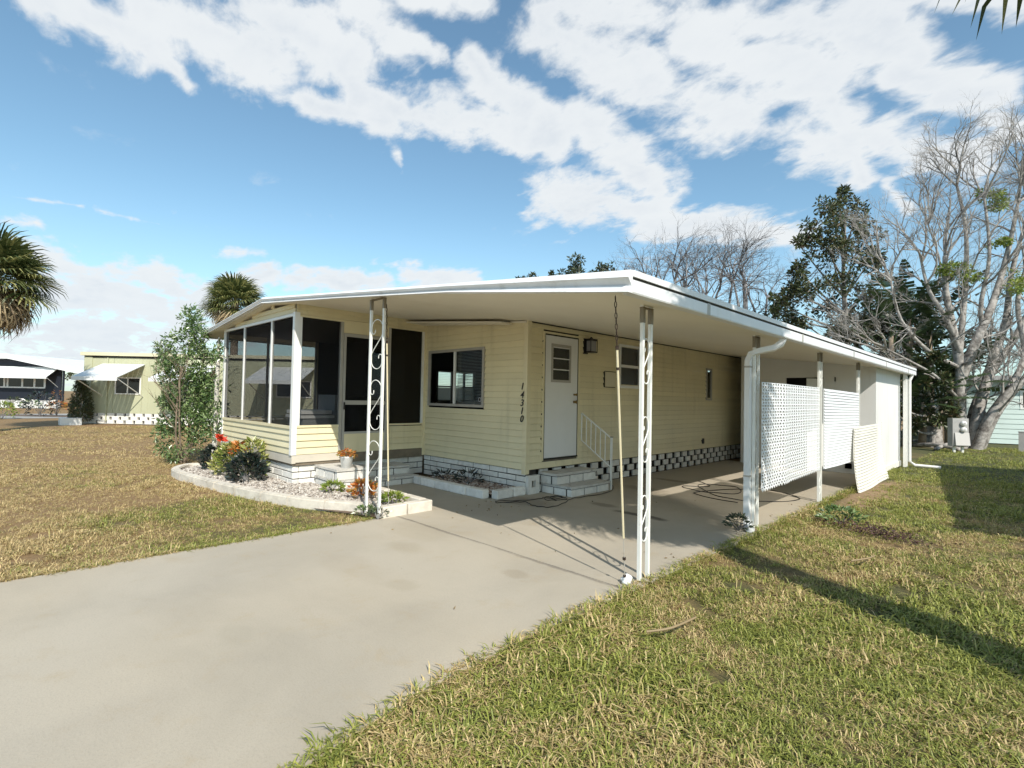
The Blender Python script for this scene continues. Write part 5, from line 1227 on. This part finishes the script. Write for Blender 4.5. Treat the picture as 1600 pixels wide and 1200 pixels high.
# home at the right, outside the frame, whose shadow lies on the lawn
NR = root('cream_home', (10, 5, 0), 'cream mobile home standing off to the right of the lawn', 'house')
NR.location = (6.7, 10.0, 0); NR.rotation_euler = (0, 0, R(7))
MB().box((.5, -8.6, 0), (4.6, -.2, 2.75)).build('walls', SIDING, NR, world=False)
MB().prism([(0, 2.78), (2.55, 3.1), (5.1, 2.78), (5.1, 2.9), (2.55, 3.22), (0, 2.9)], 'y', -8.9, 0).build('roof', ROOFW, NR, world=False)
sb = MB(); tr_ = root('round_shrub', (8.25, .55, -.03), 'round dense shrub at the front of the right neighbour home', 'shrub')
for i in range(60): clump(sb, (8.25+rng.normal()*.45, .55+rng.normal()*.5, .4+rng.uniform(0, 2.0)), .3, 26, .12, .4, .2)
sb.build('foliage', LEAFB, tr_); MB().tube([(8.25, .55, -.03), (8.25, .55, 1.5)], .06, 6).build('trunk', BARK, tr_)
# homes across the main street (seen only mirrored in the window glass)
def far_home(x, y, rz, label):
    r = root('white_home', (x, y, 0), label, 'house', rz=rz)
    MB().box((-7, -2, .4), (7, 2, 2.7)).build('walls', SHEDW, r, world=False); MB().box((-7, -1.9, 0), (7, 1.9, .4)).build('skirting', BLOCK, r, world=False)
    MB().box((-7.3, -2.4, 2.7), (7.3, 2.4, 2.9)).build('roof', ROOFW, r, world=False)
    for x_ in (-5, -2, 1, 4): MB().box((x_, 2.0, 1.2), (x_+1.3, 2.03, 2.1)).build('window', MATS['dark_glass'], r, world=False)
far_home(-31, -27, R(-52), 'white mobile home across the main street to the south-west'); far_home(2, -26, 0, 'white mobile home straight across the main street')

# porch furniture
pc_ = onplane(488, 668, 1, -1.75); ch = root('patio_chair', (-3.55, -1.75, .485), 'grey patio chair with white slatted back inside the screened porch', 'chair')
c = Vector((-3.45, -1.75, .485))
def cb(a, b_, mt, nm): MB().box(tuple(c+Vector(a)), tuple(c+Vector(b_))).build(nm, mt, ch)
cb((-.3, -.3, .25), (.3, .3, .55), mat('grey_cushion', (.30, .31, .31), .8), 'seat'); cb((-.32, .24, .5), (.32, .34, .95), MATS['grey_cushion'], 'backrest')
for k in range(3): cb((-.30+k*.21, -.33, .62), (-.12+k*.21, .2, .68), PVC, 'white_slat')
cb((-.32, -.34, .55), (.32, .24, .60), PVC, 'tray')
for sx in (-.27, .23):
    for sy in (-.27, .23): cb((sx, sy, 0), (sx+.04, sy+.04, .25), FRAME, 'leg')
dk = root('covered_grill', (-4.1, -.9, .485), 'black covered barbecue standing by the porch rear wall', 'grill')
b = MB(); b.tube([(-3.75, -.75, .485), (-3.75, -.75, 1.0), (-3.75, -.75, 1.28), (-3.75, -.75, 1.42)], [.42, .44, .34, .1], 14); b.build('cover', BLACK, dk, True)

b = MB()
for i in range(120):
    x, y = (rng.uniform(-.05, 3.2), rng.uniform(-3.5, 2.5)) if i % 5 == 1 else (rng.normal()*.25+.2, rng.normal()*.3-.95)
    if i % 5 > 2: y = rng.uniform(-3, 3); x = 3.2-abs(rng.normal())*.12
    leaf_quads(b, [(x, y, .008)], [(rng.normal(), rng.normal(), .05)], .03, .4, fold=.1)
o = b.build('fallen_leaves', PALMB); o['kind'] = 'stuff'; tag(o, 'small dry leaves scattered over the driveway slab', 'leaf litter')
# ---------------------------------------------------------------- grass
def tuft(seed, n, L, w, lie):
    rnd = np.random.default_rng(seed); b = MB()
    for k in range(n):
        a = rnd.uniform(0, 6.28); x, y = rnd.normal(size=2)*.025; l = L*rnd.uniform(.5, 1.15); d = Vector((math.cos(a), math.sin(a), 0)); s = Vector((-d.y, d.x, 0)); ln = rnd.uniform(lie*.4, lie)
        p0 = Vector((x, y, -.01)); p1 = p0+d*l*.45*ln+Vector((0, 0, l*.55*(1-ln*.4))); p2 = p0+d*l*ln+Vector((0, 0, l*(.85-ln*.65)))
        b.add([p0-s*w*.5, p0+s*w*.5, p1+s*w*.5, p1-s*w*.5, p2], [(0, 1, 2, 3), (3, 2, 4)])
    return b.mesh('grass_tuft', BLADEM)
tufts = [tuft(s, 9, .098, .0062, 1.15) for s in range(4)]+[tuft(9, 6, .14, .006, 1.0), tuft(10, 12, .06, .011, 1.2)]
tcol = bpy.data.collections.new('grass_tufts')
for me in tufts:
    o = bpy.data.objects.new('grass_tuft', me); tcol.objects.link(o)
pos = []; scl = []
def ok_ground(x, y):
    # on the slab / house / beds?
    if -.08 < x and y > -12 and x < np.interp(y, [-12.5, -8.2, -6.6, -5.5, -4.8, -4.27, -3.9, -3.4, 9.9], [5.2, 4.8, 4.1, 3.62, 3.36, 3.25, 3.22, 3.2, 3.2])+ (0): return False
    if y > -2.45 and x > -6.1 and x <= .1: return False
    if inpoly(x, y, bedo): return False
    return True
bedo = [(-5.0, -2.4), (-5.66, -2.7), (-5.80, -3.1), (-5.35, -3.42), (-4.83, -3.50), (-3.95, -3.41), (-2.94, -3.27), (-2.15, -3.12), (-1.5, -2.93), (-1.0, -2.73), (-.68, -2.54), (-.42, -2.42), (-.0, -2.42), (0, -1.5), (-2.6, -1.5)]
def scatter(n, rmin, rmax, amin, amax, s0, s1):
    # polar about the camera, even per area
    r_ = np.sqrt(rng.uniform(rmin**2, rmax**2, n)); a = rng.uniform(R(amin), R(amax), n)   # a: angle right of the view axis
    for ri, ai in zip(r_, a):
        d = Vector((-.7071, .7071))*math.cos(ai)+Vector((.7071, .7071))*math.sin(ai)
        x, y = CAM.x+d.x*ri, CAM.y+d.y*ri
        if not ok_ground(x, y): continue
        if math.sin(x*4.1+2*math.sin(y*3.3))*math.sin(y*4.7+1.5*math.sin(x*2.9)) > .80: continue
        if 3.2 < x < 3.9 and 3.0 < y < 7 and rng.uniform() < 1.3-(x-3.2)*1.8: continue
        k_ = .85+.35*math.sin(x*1.7+math.sin(y*2.3)*1.3)*math.sin(y*1.3+x*.6); pos.append((x, y, -.03)); scl.append(rng.uniform(s0, s1)*k_*(.8 if x < 0 else 1))
scatter(20000, 1.3, 4.2, -52, 55, .8, 1.25)
scatter(26000, 4.2, 8.0, -55, 52, .75, 1.2)
scatter(44000, 8, 14, -50, 50, .8, 1.3)
scatter(34000, 14, 26, -48, 48, 1.0, 1.5)
# fringe over the slab edges
for k in range(2600):
    y = rng.uniform(-7, 9); x = float(np.interp(y, [-8.2, -6.6, -5.5, -4.8, -4.27, -3.9, -3.4, 9.9], [4.8, 4.1, 3.62, 3.36, 3.25, 3.22, 3.2, 3.2]))+abs(rng.normal())*.035-.02+.02*math.sin(y*7)
    pos.append((x, y, -.02)); scl.append(rng.uniform(.7, 1.2))
for k in range(1800):
    y = rng.uniform(-9, -2.5); pos.append((-.07-abs(rng.normal())*.03+.015*math.sin(y*6), y, -.02)); scl.append(rng.uniform(.6, 1.1))
me = bpy.data.meshes.new('grass'); me.from_pydata(pos, [], [])
at_ = me.attributes.new('s', 'FLOAT', 'POINT'); at_.data.foreach_set('value', scl)
go = bpy.data.objects.new('grass', me); COL.objects.link(go); go['kind'] = 'stuff'; tag(go, 'patchy green and straw-coloured lawn grass round the house and driveway', 'grass')
ng = bpy.data.node_groups.new('grass', 'GeometryNodeTree')
ng.interface.new_socket('Geometry', in_out='INPUT', socket_type='NodeSocketGeometry'); ng.interface.new_socket('Geometry', in_out='OUTPUT', socket_type='NodeSocketGeometry')
N = ng.nodes; gi = N.new('NodeGroupInput'); gout = N.new('NodeGroupOutput'); mtp = N.new('GeometryNodeMeshToPoints'); iop = N.new('GeometryNodeInstanceOnPoints')
ci = N.new('GeometryNodeCollectionInfo'); ci.inputs['Collection'].default_value = tcol; ci.inputs['Separate Children'].default_value = True; ci.inputs['Reset Children'].default_value = True
rv = N.new('FunctionNodeRandomValue'); rv.data_type = 'FLOAT_VECTOR'; rv.inputs[0].default_value = (-.25, -.25, 0); rv.inputs[1].default_value = (.25, .25, 6.28)
na = N.new('GeometryNodeInputNamedAttribute'); na.data_type = 'FLOAT'; na.inputs[0].default_value = 's'
iop.inputs['Pick Instance'].default_value = True
L_ = ng.links.new
L_(gi.outputs[0], mtp.inputs[0]); L_(mtp.outputs[0], iop.inputs['Points']); L_(ci.outputs[0], iop.inputs['Instance']); L_(rv.outputs[0], iop.inputs['Rotation']); L_(na.outputs[0], iop.inputs['Scale']); L_(iop.outputs[0], gout.inputs[0])
md = go.modifiers.new('grass', 'NODES'); md.node_group = ng
